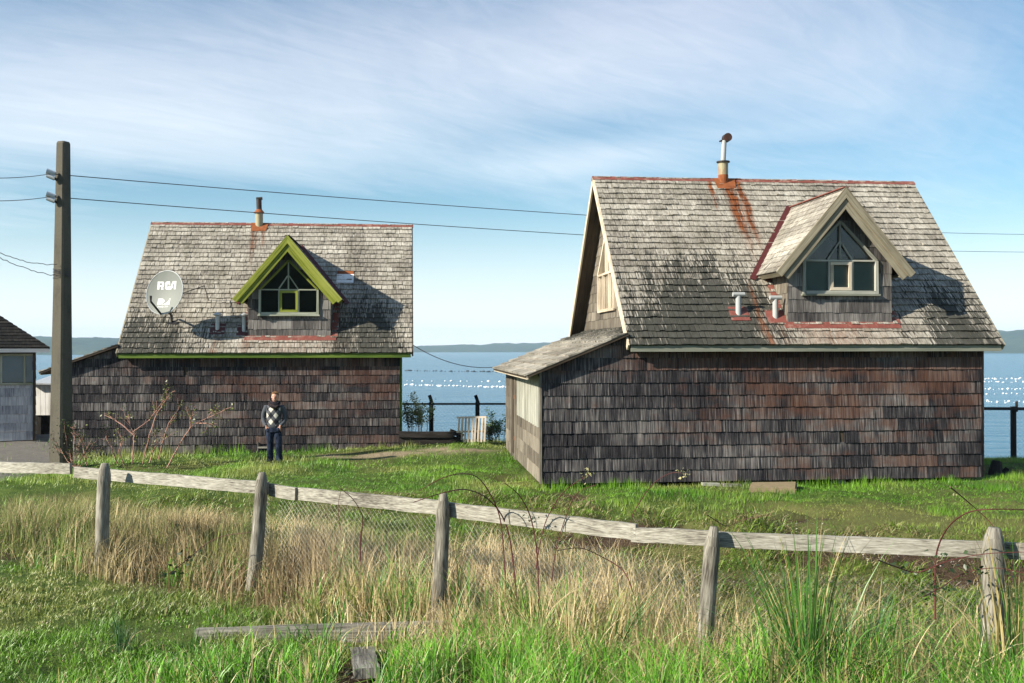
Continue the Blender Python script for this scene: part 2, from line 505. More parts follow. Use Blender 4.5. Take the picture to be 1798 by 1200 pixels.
# ------------------------------------------------------------------ terrain
def hsh(ix, iy, s):
    h = (ix * 374761393 + iy * 668265263 + s * 974634777) & 0xFFFFFFFF
    h = ((h ^ (h >> 13)) * 1274126177) & 0xFFFFFFFF
    return ((h ^ (h >> 16)) & 0xFFFF) / 65535.0


def vn(x, y, s=0):
    x = np.asarray(x, float); y = np.asarray(y, float)
    ix = np.floor(x).astype(np.int64); iy = np.floor(y).astype(np.int64)
    fx = x - ix; fy = y - iy; fx = fx * fx * (3 - 2 * fx); fy = fy * fy * (3 - 2 * fy)
    a = hsh(ix, iy, s); b = hsh(ix + 1, iy, s); c = hsh(ix, iy + 1, s); d = hsh(ix + 1, iy + 1, s)
    return (a + (b - a) * fx) * (1 - fy) + (c + (d - c) * fx) * fy


def fbm(x, y, s=0, o=4):
    t = 0; a = .5; tot = 0
    for k in range(o):
        t = t + a * vn(np.asarray(x) * 2 ** k, np.asarray(y) * 2 ** k, s + k * 17); tot += a; a *= .5
    return t / tot


def sst(a, b, x):
    t = np.clip((np.asarray(x, float) - a) / (b - a), 0, 1); return t * t * (3 - 2 * t)


FP = [(-9.0, 15.66), (-5.42, 13.4), (-3.08, 12.3), (-.74, 10.65), (1.74, 8.87), (3.94, 8.24), (6.3, 7.75)]


def fence_y(x):
    return np.interp(x, [p[0] for p in FP], [p[1] for p in FP])


def edge_y(x):
    x = np.asarray(x, float)
    return np.where(x < -5.3, 21 + (x + 5.3) * -.25, 21 - .43 * (x + 5.3)) + 1.2 * (fbm(x * .55, x * 0, 5) - .5)


def gz(x, y):
    x = np.asarray(x, float); y = np.asarray(y, float)
    s = y - edge_y(x); fy = fence_y(x)
    rightness = sst(-3, 2.5, x)
    depth = .16 + .30 * rightness
    drop = sst(0, 1.6, -s)
    gap = np.maximum(edge_y(x) - fy - 1.6, 1)
    rise = 1 - np.clip((-s - 1.6) / gap, 0, 1)
    z = -.03 - depth * drop * (.25 + .75 * rise)
    z = z + rightness * .22 * sst(4, 0, np.abs(y - fy + .8))
    z = z + rightness * np.clip(fy - y, 0, 6) * .055 + (1 - rightness) * np.clip(fy - y - 5, 0, 6) * .03
    # house L side slightly lower, rear of gap rises, then falls to the shore
    z = z - .10 * sst(24, 29, y) * sst(-3, -8, x)
    gapm = np.exp(-((x + 1.2) / 2.2) ** 2)
    z = z + .14 * gapm * sst(25, 29, y)
    z = z - (.09 * np.clip(y - 25, 0, 30)) * sst(7, 11, x)
    lim = np.interp(x, [-14, -13, -5.2, -4.2, 8, 10], [36, 38, 38, 30.5, 30.5, 33])
    over = y - lim
    z = z - np.clip(over, 0, 3) * .25 - np.clip(over - 3, 0, 14) * .85
    z = z + (fbm(x * .6, y * .6, 1) - .5) * .16 * sst(0, 1, (np.abs(y - 27) > 0) * 1.0)
    z = z + ((fbm(x * 1.9, y * 1.9, 9) - .5) * .17 + (vn(x * 3.1, y * 3.1, 12) - .5) * .035) * sst(27.6, 25, y) * (1 - np.exp(-((y - 21.3 - .1 * x) / .7) ** 2) * sst(0, 1, x) * .8)
    # hollows in the bank
    z = z - .22 * soil_shade_mask(x, y) * rightness
    return z


def soil_shade_mask(x, y):
    """bare eroded soil with shells along the bank, plus shade painted under dense grass"""
    s = y - edge_y(x)
    n = fbm(x * 1.1, y * 1.4, 21)
    m = sst(.50, .60, n + .10 * np.exp(-((s + .7) / .9) ** 2) - .05) * np.exp(-((s + .8) / 1.15) ** 2) * sst(-1.5, 1.0, x)
    m2 = np.exp(-((x - 4.9) / 1.1) ** 2 - ((y - 18.2) / .9) ** 2) * sst(.42, .56, n)
    m3 = np.exp(-((x - 1.0) / .6) ** 2 - ((y - 20.2) / .6) ** 2) * sst(.35, .5, n)
    m4 = np.exp(-((x + .2) / .5) ** 2 - ((y - 23.0) / .5) ** 2)
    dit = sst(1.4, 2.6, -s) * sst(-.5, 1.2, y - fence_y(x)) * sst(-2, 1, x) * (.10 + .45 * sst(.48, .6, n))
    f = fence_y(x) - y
    under = sst(-.5, .5, x + .85 * f + .35) * sst(-.6, .2, f) * .85 + .6 * sst(-3.4, -2.2, f) * sst(1.2, .2, f) * sst(.35, .5, n)  # dark soil tone painted under dense grass for shadow depth
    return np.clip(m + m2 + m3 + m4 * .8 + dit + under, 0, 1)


def path_mask(x, y):
    n = fbm(x * .9, y * 1.6, 33)
    t = (x + 5.5) / 5.5
    c = 27.2 + .8 * np.clip(t, 0, 1)
    m = np.exp(-((y - c) / .42) ** 2) * sst(-6.2, -4.8, x) * sst(.2, -1.5, x) * sst(.30, .48, n)
    return np.clip(m * 1.4, 0, 1)


def road_mask(x, y):
    # gravel track in front of the cabin at far left
    e = -10.85 - .22 * np.maximum(y - 25, 0)
    return sst(0, .5, e - x + 0.8 * (fbm(x, y, 3) - .5)) * sst(21.2, 22.6, y) + 0 * x


def dry_mask(x, y):
    return sst(.42, .66, fbm(x * .45, y * .45, 55))


xs = np.concatenate([[-400, -150, -70, -45, -32], np.arange(-24, 24.01, .17), [32, 45, 70, 150, 400]])
ys = np.concatenate([[-60, -20, -5, 0, 3], np.arange(5, 38, .17), np.arange(38, 60, .8), [62, 75]])
XX, YY = np.meshgrid(xs, ys)
ZZ = gz(XX, YY); ZZ = np.maximum(ZZ, -13.5)


def grid_mesh(name, XX, YY, ZZ, m, attrs=None):
    ny, nx = XX.shape
    me = bpy.data.meshes.new(name)
    co = np.stack([XX, YY, ZZ], -1).reshape(-1, 3)
    i = np.arange(ny * nx).reshape(ny, nx)
    q = np.stack([i[:-1, :-1], i[:-1, 1:], i[1:, 1:], i[1:, :-1]], -1).reshape(-1, 4)
    me.vertices.add(len(co)); me.vertices.foreach_set('co', co.ravel())
    me.loops.add(q.size); me.loops.foreach_set('vertex_index', q.ravel())
    me.polygons.add(len(q)); me.polygons.foreach_set('loop_start', np.arange(len(q)) * 4)
    me.update(calc_edges=True)
    me.polygons.foreach_set('use_smooth', np.ones(len(q), bool))
    for k, a in (attrs or {}).items():
        at = me.attributes.new(k, 'FLOAT', 'POINT'); at.data.foreach_set('value', a.ravel().astype(np.float32))
    me.materials.append(m)
    return link(name, me)


mg, n, b = mat('ground_soil_and_turf')
oc = n.coord()
so_, pa_, ro_, dr_ = n.attr('soil'), n.attr('path'), n.attr('road'), n.attr('dry')
na = n.noise(oc, 5, 6, .65); nb = n.noise(oc, 38, 4, .65); nc = n.noise(oc, 1.1, 4, .6)
c = n.ramp(na * .6 + nb * .4, [(.3, (.022, .038, .010)), (.5, (.060, .100, .020)), (.7, (.14, .17, .045))])
c = n.mix(dr_ * .5, c, (.15, .125, .055))
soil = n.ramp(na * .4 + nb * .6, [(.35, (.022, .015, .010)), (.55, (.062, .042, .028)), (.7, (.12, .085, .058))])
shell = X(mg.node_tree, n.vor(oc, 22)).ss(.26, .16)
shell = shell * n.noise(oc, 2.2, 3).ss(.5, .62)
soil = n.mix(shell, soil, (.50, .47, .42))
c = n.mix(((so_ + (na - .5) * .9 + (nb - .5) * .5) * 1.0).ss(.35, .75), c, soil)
c = n.mix((pa_ * nb.ss(.25, .5)), c, n.ramp(nb, [(.3, (.20, .15, .095)), (.7, (.38, .31, .22))]))
c = n.mix(ro_, c, n.ramp(nb * .6 + na * .4, [(.3, (.09, .085, .08)), (.7, (.24, .225, .20))]))  # gravel tone lowered to carry the cabin's shadow
setb(n, b, c, .95, nb + na, .8, .03, .1)
ground = grid_mesh('ground', XX, YY, ZZ, mg, dict(soil=soil_shade_mask(XX, YY), path=path_mask(XX, YY), road=road_mask(XX, YY), dry=dry_mask(XX, YY)))
tag(ground, 'grassy shelf of land above the shore with bare soil and a worn path', None, kind='structure')

# ------------------------------------------------------------------ water
SEA = -10.0
ms, n, b = mat('bay_water')
oc = n.coord()
w1 = n.noise(n.mapv(oc, (.55, 1.2, 1)), 1.0, 4, .6, .3)
w2 = n.noise(n.mapv(oc, (.05, .16, 1)), 1.0, 3, .5)
w3 = n.noise(n.mapv(oc, (.004, .02, 1)), 1.0, 3, .5)
setb(n, b, n.ramp(w3, [(.35, (.028, .125, .20)), (.65, (.045, .16, .245))]), .22, w1 * .5 + w2 * 2.2, 1.0, .55, .5)
b.inputs['IOR'].default_value = 1.33
sx = np.array([-5200, -3000, -1000, -300, 0, 300, 1000, 3000, 5200.]); sy = np.array([33, 60, 120, 300, 800, 2000, 3950.])
SXX, SYY = np.meshgrid(sx, sy)
sea = grid_mesh('water', SXX, SYY, SXX * 0 + SEA, ms)
tag(sea, 'calm blue bay stretching to the far shore', kind='structure')


# ------------------------------------------------------------------ far hills
mh, n, b = mat('wooded_hill')
oc = n.coord()
ha = n.noise(oc, .012, 6, .7); hb = n.noise(oc, .05, 4, .6)
setb(n, b, n.ramp(ha * .6 + hb * .4, [(.35, (.010, .026, .020)), (.52, (.025, .050, .032)), (.64, (.07, .09, .045)), (.75, (.14, .14, .08))]), .95, hb, .6, 6, .05)


def hill(name, x0, x1, y0, y1, prof, seed, label):
    nx = int(min(420, max(60, (x1 - x0) / 9))); ny = 60
    hx = np.linspace(x0, x1, nx); hy = np.linspace(y0, y1, ny)
    A, B = np.meshgrid(hx, hy)
    t = (B - y0) / (y1 - y0)
    h = np.interp(A, [p[0] for p in prof], [p[1] for p in prof])
    shape = np.sin(np.clip(t, 0, 1) * math.pi) ** .55
    z = h * shape * (.80 + .35 * fbm(A / 260, B / 260, seed)) + (fbm(A / 22, B / 26, seed + 3, 3) - .35) * 15 * shape * sst(3, 14, h)
    return tag(grid_mesh(name, A, B, SEA - 2 + z, mh), label, kind='structure')


hill('hill', -5000, 5000, 3000, 3900, [(-5000, 40), (-2200, 14), (-900, 11), (-560, 13), (-330, 17), (-120, 22), (120, 29), (420, 34), (1000, 40), (1800, 50), (5000, 60)], 3, 'long low wooded headland across the bay, hazy blue')
hill('hill', -160, 170, -120, -34, [(-160, 20), (-60, 24), (0, 27), (80, 25), (170, 22)], 31, 'added dark slope, unseen behind the viewer, darkening the window reflections')  # unseen slope added behind the camera to dim glass reflections and sky fill
hill('hill', -2300, -380, 2100, 2900, [(-2300, 60), (-1300, 42), (-1100, 36), (-900, 35), (-700, 30), (-500, 10), (-380, 0)], 8, 'dark wooded shore behind the utility pole')
hill('hill', 1010, 2600, 2100, 2900, [(1010, 0), (1060, 26), (1150, 50), (1300, 58), (2600, 80)], 13, 'green hillside beyond the right edge of the shingled house')

# haze between here and the far shore
mz = bpy.data.materials.new('haze'); mz.use_nodes = True
nt = mz.node_tree; nt.nodes.clear()
o_ = nt.nodes.new('ShaderNodeOutputMaterial'); pv = nt.nodes.new('ShaderNodeVolumePrincipled')
pv.inputs['Color'].default_value = (.60, .82, 1.0, 1); pv.inputs['Density'].default_value = .00018
pv.inputs['Anisotropy'].default_value = 0.0
nt.links.new(pv.outputs[0], o_.inputs['Volume'])
import bmesh
bm = bmesh.new(); bmesh.ops.create_cube(bm, size=1.0)
for v in bm.verts: v.co = Vector((v.co.x * 11000, v.co.y * 4500 + 1900, v.co.z * 92 + 31))
bmesh.ops.recalc_face_normals(bm, faces=bm.faces)
hme = bpy.data.meshes.new('haze'); bm.to_mesh(hme); bm.free(); hme.materials.append(mz)
hzo = link('haze', hme)
tag(hzo, 'thin sea haze over the bay', kind='stuff')


# ------------------------------------------------------------------ houses
def arr(*p): return Vector(p)


AX, BY, CZ = Vector((1, 0, 0)), Vector((0, 1, 0)), Vector((0, 0, 1))


def house(name, loc, yaw, P):
    H = empty(name, loc, yaw)
    ze, RR, HH, WD = P['ze'], 3.946, 4.133, 8.2
    base = P['base']; ll = P['ll']; a0, a1 = .35, 7.85; b0, b1 = .25, 2 * RR - .25
    sl = math.hypot(RR, HH); cs, sn = RR / sl, HH / sl
    Mr, Mw = P['roof'], P['wall']
    # dormer data
    D = P['dormer']; da0, da1, dzb = D['a0'], D['a1'], D['zb']; dap, dzp = D['ap'], D['zp']
    db = .43; dk = 1.187; hs = 1.50
    def rz(b): return ze + HH / RR * b
    def rb(z): return (z - ze) * RR / HH
    # ---- front and back walls
    zt = ze + .12
    lz = lambda a: P['lz'] + P['lk'] * (a + 1.82)
    at_ = -1.82 + (zt - P['lz']) / P['lk']
    outl = [(-ll, base), (a1, base), (a1, zt), (at_, zt), (-ll, lz(-ll))]
    m = MB()
    m.prism(outl, arr(0, b0, 0), AX, CZ, -BY, -.08, -.006, .5)
    m.build('wall_boarding', M_under, H)
    m = MB(); m.prism(outl, arr(0, b1, 0), AX, CZ, BY, -.08, -.006, .5)
    m.build('wall_boarding', M_under, H)
    m = MB(); shingles(m, arr(0, b0, 0), AX, CZ, -BY, outl, P['wc'], .06, .135, .024, wav=.004, v0=base - .01, missing=.0015)
    front = m.build('front_wall', Mw, H)
    m = MB(); shingles(m, arr(0, b1, 0), AX, CZ, BY, outl, P['wc'], .11, .19, .014)
    m.build('rear_wall', Mw, H)
    # ---- gable walls
    gab = [(b0 + .02, base if False else 2.2), (b1 - .02, 2.2), (b1 - .02, zt), (RR, rz(RR) - .16), (b0 + .02, zt)]
    win = [(3.0, ze + .86), (5.0, ze + .86), (5.0, ze + 1.76), (4.0, ze + 2.72), (3.0, ze + 1.76)]
    m = MB(); shingles(m, arr(a0, 0, 0), BY, CZ, -AX, gab, .235, .11, .2, .014, holes=[win], wav=.01)
    m2 = MB()
    for p in subtract(gab, win): m2.prism(p, arr(a0, 0, 0), BY, CZ, -AX, -.08, -.006, .5)
    g = m.build('gable_wall', M_side, H); m2.build('wall_boarding', M_under, H)
    # gable window
    wn = MB(); fw = .07
    pts = [Vector((a0 - .03, p[0], p[1])) for p in win]
    for i in range(5): wn.bar(pts[i], pts[(i + 1) % 5], fw, .09, AX)
    wn.bar(pts[4] + CZ * .01, pts[2] + CZ * .01, .05, .07, AX)
    for bb in (3.62, 4.38): wn.bar((a0 - .035, bb, ze + .88), (a0 - .035, bb, ze + 1.75), .05, .07, AX)
    wn.bar((a0 - .035, 4.0, ze + 1.77), (a0 - .035, 4.0, ze + 2.66), .05, .07, AX)
    wo = wn.build('gable_window', M_cream, H)
    pn = MB(); pn.prism(win, arr(a0 + .01, 0, 0), BY, CZ, -AX, -.004, .004, .5); pn.build('pane', M_glass, wo)
    cu = MB(); cu.prism([(3.05, ze + .9), (4.95, ze + .9), (4.95, ze + 1.7), (3.05, ze + 1.7)], arr(a0 + .16, 0, 0), BY, CZ, -AX, -.01, .01, .5); cu.build('curtain', M_curtw, wo)
    # right hand gable wall (full height)
    gab2 = [(b0 + .02, base), (b1 - .02, base), (b1 - .02, zt), (RR, rz(RR) - .16), (b0 + .02, zt)]
    m = MB(); shingles(m, arr(a1, 0, 0), BY, CZ, AX, gab2, .245, .11, .2, .014)
    m.prism(gab2, arr(a1, 0, 0), BY, CZ, AX, -.08, -.006, .5)
    m.build('gable_wall', Mw, H)
    m = MB(); m.bar((a1 + .035, b0 + .03, base), (a1 + .035, b0 + .03, ze - .12), .04, .07, AX); m.build('corner_board', P['corner'], H)
    # ---- main roof
    U = AX; V1 = Vector((0, cs, sn)); N1 = Vector((0, -sn, cs))
    V2 = Vector((0, -cs, sn)); N2 = Vector((0, sn, cs))
    # dormer footprint on the front slope (u, v along the slope)
    foot = [(da0 + .05, (db + .1) / cs), (da1 - .05, (db + .1) / cs), (da1 - .05, rb(dzb + 1.2) / cs), (dap, rb(dzp - .25) / cs), (da0 + .05, rb(dzb + 1.2) / cs)]
    full = [(0, 0), (WD, 0), (WD, sl), (0, sl)]
    m = MB(); shingles(m, arr(0, 0, ze), U, V1, N1, [(-.01, -.03), (WD + .01, -.03), (WD + .01, sl), (-.01, sl)], sl / 28, .095, .19, .030, holes=[foot], wav=.012, v0=-.035, lift=.014, gapk=1.8)
    shingles(m, arr(0, 2 * RR, ze), U, V2, N2, [(-.01, -.03), (WD + .01, -.03), (WD + .01, sl), (-.01, sl)], sl / 28, .12, .22, .02, wav=.012, v0=-.035)
    roof = m.build('roof', Mr, H)
    m = MB()
    for O, V, N in ((arr(0, 0, ze), V1, N1), (arr(0, 2 * RR, ze), V2, N2)):
        m.prism([(0.012, .012), (WD - .012, .012), (WD - .012, sl - .05), (.012, sl - .05)], O, U, V, N, -.085, -.006, .5)
    m.build('roof_deck', M_under, roof)
    # fascia boards
    m = MB(); m.bar((.03, .022, ze - .075), (WD - .03, .022, ze - .075), .03, .15, CZ, seg=3)
    m.build('fascia_board', P['fascia'], roof); m = MB()
    m.bar((.03, 2 * RR - .02, ze - .075), (WD - .03, 2 * RR - .02, ze - .075), .03, .15, CZ)
    m.build('fascia_board', P['fascia'], roof)
    # soffit
    m = MB(); m.box(.04, WD - .04, .04, b0 - .03, ze - .062, ze - .040); m.build('soffit', M_under, roof)
    # barge boards left and right
    for aa, nm in ((-.022, 'l'), (WD + .022, 'r')):
        m = MB()
        for O, V, N in ((arr(aa, 0, ze), V1, N1), (arr(aa, 2 * RR, ze), V2, N2)):
            m.bar(O + V * -.03 - N * .06, O + V * (sl - .0) - N * .06, .04, .15, N)
        m.build('barge_board', P['barge'] if nm == 'l' else P['bargeR'], roof)
    # ridge cap
    m = MB()
    zr = ze + HH
    for V, N in ((V1, N1), (V2, N2)):
        nseg = 10
        for i in range(nseg):
            x0 = -.05 + (WD + .1) * i / nseg; x1 = -.05 + (WD + .1) * (i + 1) / nseg
            j = random.uniform(0, .006)
            O = arr(0, RR, zr + .012)
            m.prism([(x0, -.13), (x1 + .01, -.13), (x1 + .01, 0), (x0, 0)], O, U, V, N, .012 + j, .019 + j, random.random())
    m.build('ridge_cap', P['ridge'], roof)
    # ---- lean-to roof
    k = P['lk']; L = math.hypot(1, k); Vl = Vector((1, 0, k)).normalized(); Nl = Vector((-k, 0, 1)).normalized()
    Ol = arr(-ll - .36, 0, lz(-ll - .36) + .085)
    ltot = (ll + .36) * L
    m = MB()
    shingles(m, Ol, BY, Vl, Nl, [(.06, 0), (7.88, 0), (7.88, ltot - .03), (.06, ltot - .03)], .26, .11, .2, .034, wav=.016, v0=-.005)
    shingles(m, Ol, BY, Vl, Nl, [(.75, ltot - .03), (7.15, ltot - .03), (7.15, ltot + .33 * L), (.75, ltot + .33 * L)], .26, .11, .2, .034, wav=.016, v0=-.005)
    lr = m.build('lean_to_roof', P['lroof'], H)
    m = MB(); m.prism([(.07, .01), (7.87, .01), (7.87, ltot - .02), (.07, ltot - .02)], Ol, BY, Vl, Nl, -.06, -.005, .5); m.build('roof_deck', M_under, lr)
    m = MB(); m.bar(Ol + BY * .07 + Vl * .03 - Nl * .05, Ol + BY * 7.87 + Vl * .03 - Nl * .05, .03, .09, Nl); m.build('fascia_board', P['barge'], lr)
    # ---- lean-to side wall
    zs = lz(-ll) + .02
    sidep = [(b0 + .0, base), (b1, base), (b1, zs), (b0, zs)]
    holes = []
    if P['side']:
        wz0 = 1.22
        holes = [[(b0 + .1, wz0), (4.45, wz0), (4.45, zs - .06), (b0 + .1, zs - .06)], [(4.85, base + .08), (5.75, base + .08), (5.75, zs - .06), (4.85, zs - .06)]]
    m = MB(); shingles(m, arr(-ll, 0, 0), BY, CZ, -AX, sidep, .30, .16, .3, .014, holes=holes, wav=.008)
    ps = [sidep]
    for h in holes: ps = [q for p in ps for q in subtract(p, h)]
    m2 = MB()
    for p in ps: m2.prism(p, arr(-ll, 0, 0), BY, CZ, -AX, -.08, -.006, .5)
    m.build('side_wall', M_side, H); m2.build('wall_boarding', M_under, H)
    if P['side']:
        m = MB(); bb = b0 + .1; i = 0
        while bb < 4.45:
            wd = min(random.uniform(.16, .22), 4.45 - bb)
            m.bar((-ll - .0 - (i % 2) * .02, bb + wd / 2, wz0), (-ll - (i % 2) * .02, bb + wd / 2, zs - .08 - random.uniform(0, .05)), wd - .012, .02, AX)
            if i % 2: m.bar((-ll - .035, bb + wd / 2, wz0), (-ll - .035, bb + wd / 2, zs - .06), .045, .03, AX, r=.9)
            bb += wd; i += 1
        m.build('board_panel', M_white, H)
        m = MB()
        m.box(-ll - .03, -ll, 4.88, 5.72, base + .1, zs - .1, .4)
        d = m.build('side_door', M_under, H)
        m = MB()
        m.bar((-ll - .03, 4.84, base), (-ll - .03, 4.84, zs), .07, .07, AX); m.bar((-ll - .03, 5.76, base), (-ll - .03, 5.76, zs), .07, .07, AX)
        m.bar((-ll - .03, 4.8, zs - .05), (-ll - .03, 5.8, zs - .05), .07, .07, AX)
        m.build('door_frame', M_side, d)
        for z in (.55, 1.6):
            m = MB(); m.box(-ll - .075, -ll - .062, 4.86, 4.95, z, z + .1); m.build('hinge', M_rust, d)
    m = MB(); m.bar((-ll - .015, b0 - .018, base), (-ll - .015, b0 - .018, zs), .035, .05, AX); m.build('corner_board', P['cornerl'], H)
    # ---- foundation posts
    if P['piers']:
        for a in P['piers']:
            m = MB(); m.box(a - .11, a + .11, b0 + .1, b0 + .34, -.6, base + .0); m.build('foundation_post', M_beam, H)
        m = MB(); m.box(-ll + .1, a1 - .1, b0 + .06, b0 + .09, base - .02, base + .2); m.box(-ll + .2, a1 - .1, b0 + .9, b0 + .95, -.8, base + .1)
        m.build('floor_beam', M_darkbeam, H)
    # ---- dormer
    dm = empty('dormer', (0, 0, 0)); dm.parent = H
    wt = dzp - .13 - dk * (dap - da0)            # wall top at the sides
    dz_ = D['wz0']; wz1 = D['wz1']; wa0, wa1, wza = D['wa0'], D['wa1'], D['wza']
    fo = [(da0, dzb - .05), (da1, dzb - .05), (da1, wt), (dap, dzp - .13), (da0, wt)]
    wp = [(wa0, dz_), (wa1, dz_), (wa1, wz1), ((wa0 + wa1) / 2, wza), (wa0, wz1)]
    m = MB(); shingles(m, arr(0, db, 0), AX, CZ, -BY, fo, .285, .1, .17, .014, holes=[wp], wav=.008, v0=dzb - .05)
    m.build('front_wall', M_dorm, dm)
    m = MB()
    for p in subtract(fo, wp): m.prism(p, arr(0, db, 0), AX, CZ, -BY, -.07, -.006, .5)
    m.build('wall_boarding', M_under, dm)
    bt = rb(wt)
    for aa, NN in ((da0, -AX), (da1, AX)):
        poly = [(db, dzb - .05), (bt, wt), (db, wt)]
        if True:
            m = MB(); shingles(m, arr(aa, 0, 0), BY, CZ, NN, poly, .235, .1, .17, .014, wav=.008)
            m.prism(poly, arr(aa, 0, 0), BY, CZ, NN, -.06, -.006, .5)
            m.build('side_wall', M_side if NN.x < 0 else M_dorm, dm)
    # dormer roof
    ez = dzp - dk * hs
    dl = math.hypot(hs, hs * dk)
    for sg in (-1, 1):
        V = Vector((-sg, 0, dk)).normalized(); N = Vector((sg * dk, 0, 1)).normalized()
        O = arr(dap + sg * hs, 0, ez)
        pl = [(.08, 0), (rb(ez), 0), (rb(dzp), dl), (.08, dl)]
        m = MB(); shingles(m, O, BY, V, N, pl, .165, .10, .17, .014, wav=.008, v0=-.02)
        rs = m.build('dormer_roof', Mr if sg > 0 else P['droof'], dm)
        m = MB(); m.prism([(.12, .01), (rb(ez) - .02, .01), (rb(dzp) - .02, dl), (.12, dl)], O, BY, V, N, -.06, -.005, .5); m.build('roof_deck', M_under, dm)
        # barge boards: two lapped boards
        for j, (off, th, yy, wdt) in enumerate(((-.055, .036, .075, .155), (-.205, .03, .105, .155))):
            m = MB()
            p0 = O + V * (-.04 if j == 0 else .02) + N * off + BY * yy
            p1 = O + V * (dl - (0 if j == 0 else .0)) + N * off + BY * yy
            # mitre at the apex
            A_, B_ = p0, p1
            half = wdt / 2
            q = []
            for nn in (-half, half):
                # end so that the x coordinate reaches dap
                s0 = p0 + N * nn; t = (dap - sg * -.000 - s0.x) / V.x
                q.append((s0, s0 + V * t))
            v = []
            for yy2 in (-th / 2, th / 2):
                for s0, e0 in q: v += [s0 + BY * yy2, e0 + BY * yy2]
            r = random.random(); Lb = dl
            def uvq(): return [(0, 0), (0, Lb), (wdt, Lb), (wdt, 0)]
            m.face([v[0], v[1], v[3], v[2]], uvq(), r); m.face([v[4], v[5], v[7], v[6]], uvq(), r)
            m.face([v[0], v[1], v[5], v[4]], uvq(), r); m.face([v[2], v[3], v[7], v[6]], uvq(), r)
            m.face([v[0], v[2], v[6], v[4]], None, r); m.face([v[1], v[3], v[7], v[5]], None, r)
            m.build('barge_board', P['dbarge'], dm)
        # soffit end board closing the eave at the front
        m = MB(); m.bar(O + BY * .13 - N * .09 + V * .02, O + BY * (rb(ez) - .1) - N * .09 + V * .02, .03, .12, N); m.build('eave_board', P['dbarge'] if sg > 0 else M_raw, dm)
        # valley flashing lying on the main roof
        m = MB()
        g0 = Vector((dap + sg * (hs + .06), rb(ez) - .06, ez - .03)); g1 = Vector((dap + sg * .05, rb(dzp) - .0, dzp + .01))
        dirv = (g1 - g0).normalized()
        m.bar(g0 - dirv * .12 + N1 * .03, g1 + N1 * .03, .14, .012, N1)
        m.build('valley_flashing', M_redd if sg < 0 else M_redd, dm)
    m = MB(); m.bar((dap, .06, dzp + .022), (dap, rb(dzp) + .02, dzp + .022), .13, .02, CZ); m.build('ridge_cap', P['dridge'], dm)
    # apron and side flashing at the foot of the dormer
    m = MB()
    v_ = db / cs
    m.prism([(da0 - .1, v_ - .17), (da1 + .16, v_ - .17), (da1 + .16, v_ + .02), (da0 - .1, v_ + .02)], arr(0, 0, ze), U, V1, N1, .024, .034, .5)
    m.build('apron_flashing', M_red, dm)
    for x0, x1 in ((da0 - .15, da0 - .02), (da1 + .02, da1 + .2)):
        m = MB(); m.prism([(x0, v_ - .02), (x1, v_ - .02), (x1, bt / cs - .05), (x0, bt / cs - .05)], arr(0, 0, ze), U, V1, N1, .022, .03, .5)
        m.build('side_flashing', M_red, dm)
    # window
    F = P['frame']; yb = db - .022
    def bar2(m, p, q, wd, th=.07, y=yb): m.bar((p[0], y, p[1]), (q[0], y, q[1]), wd, th, BY)
    m = MB()
    for i in (1, 4): bar2(m, (wp[i][0], wp[i][1] + (0.0 if i == 1 else 0)), (wp[(i + 1) % 5][0], wp[(i + 1) % 5][1]), .065)
    bar2(m, (wa0 + .04, dz_ + .035), (wa1 - .04, dz_ + .035), .07, .066)
    wf = m.build('window_frame', F, dm)
    m = MB()
    for i in (2, 3): bar2(m, wp[i], wp[i + 1], .055, .06)
    m.build('gable_trim', P['frame2'], dm)
    m = MB()
    bar2(m, (wa0 + .04, wz1), (wa1 - .04, wz1), .034, .055)
    cx = (wa0 + wa1) / 2 - .01
    bar2(m, (cx, wz1 + .02), (cx, wza - .05), .035, .05)
    for sg in (-1, 1): bar2(m, (cx + sg * .02, wz1 + .40), (cx + sg * .27, wz1 + .03), .032, .045)
    for c_ in (D['c0'], D['c1']): bar2(m, (c_, dz_ + .07), (c_, wz1 - .02), .03, .05)
    m.build('glazing_bar', F, dm)
    c0, c1 = D['c0'] + .022, D['c1'] - .022
    m = MB(); ym = db - .035; t_ = .065
    for p, q in (((c0, dz_ + .11), (c1, dz_ + .11)), ((c0, wz1 - .06), (c1, wz1 - .06))): bar2(m, p, q, t_, .05, ym)
    for p, q in (((c0 + t_ / 2, dz_ + .143), (c0 + t_ / 2, wz1 - .093)), ((c1 - t_ / 2, dz_ + .143), (c1 - t_ / 2, wz1 - .093))): bar2(m, p, q, t_, .05, ym)
    m.build('casement', P['case'], dm)
    m = MB(); m.prism(wp, arr(0, db + .012, 0), AX, CZ, -BY, -.003, .003, .5); m.build('pane', P['glass'], dm)
    m = MB(); m.bar((wa0 - .06, db - .045, dz_ - .02), (wa1 + .06, db - .045, dz_ - .02), .1, .04, CZ); m.build('window_sill', P['sill'], dm)
    m = MB(); m.prism([(wa0 + .02, dz_ + .04), (wa1 - .02, dz_ + .04), (wa1 - .02, wz1), (wa0 + .02, wz1)], arr(0, db + .06, 0), AX, CZ, -BY, -.005, .005, .5)
    if P['curtain']: m.build('curtain', P['curtain'], dm)  # house L gets a near-black sheet in place of its unlit room
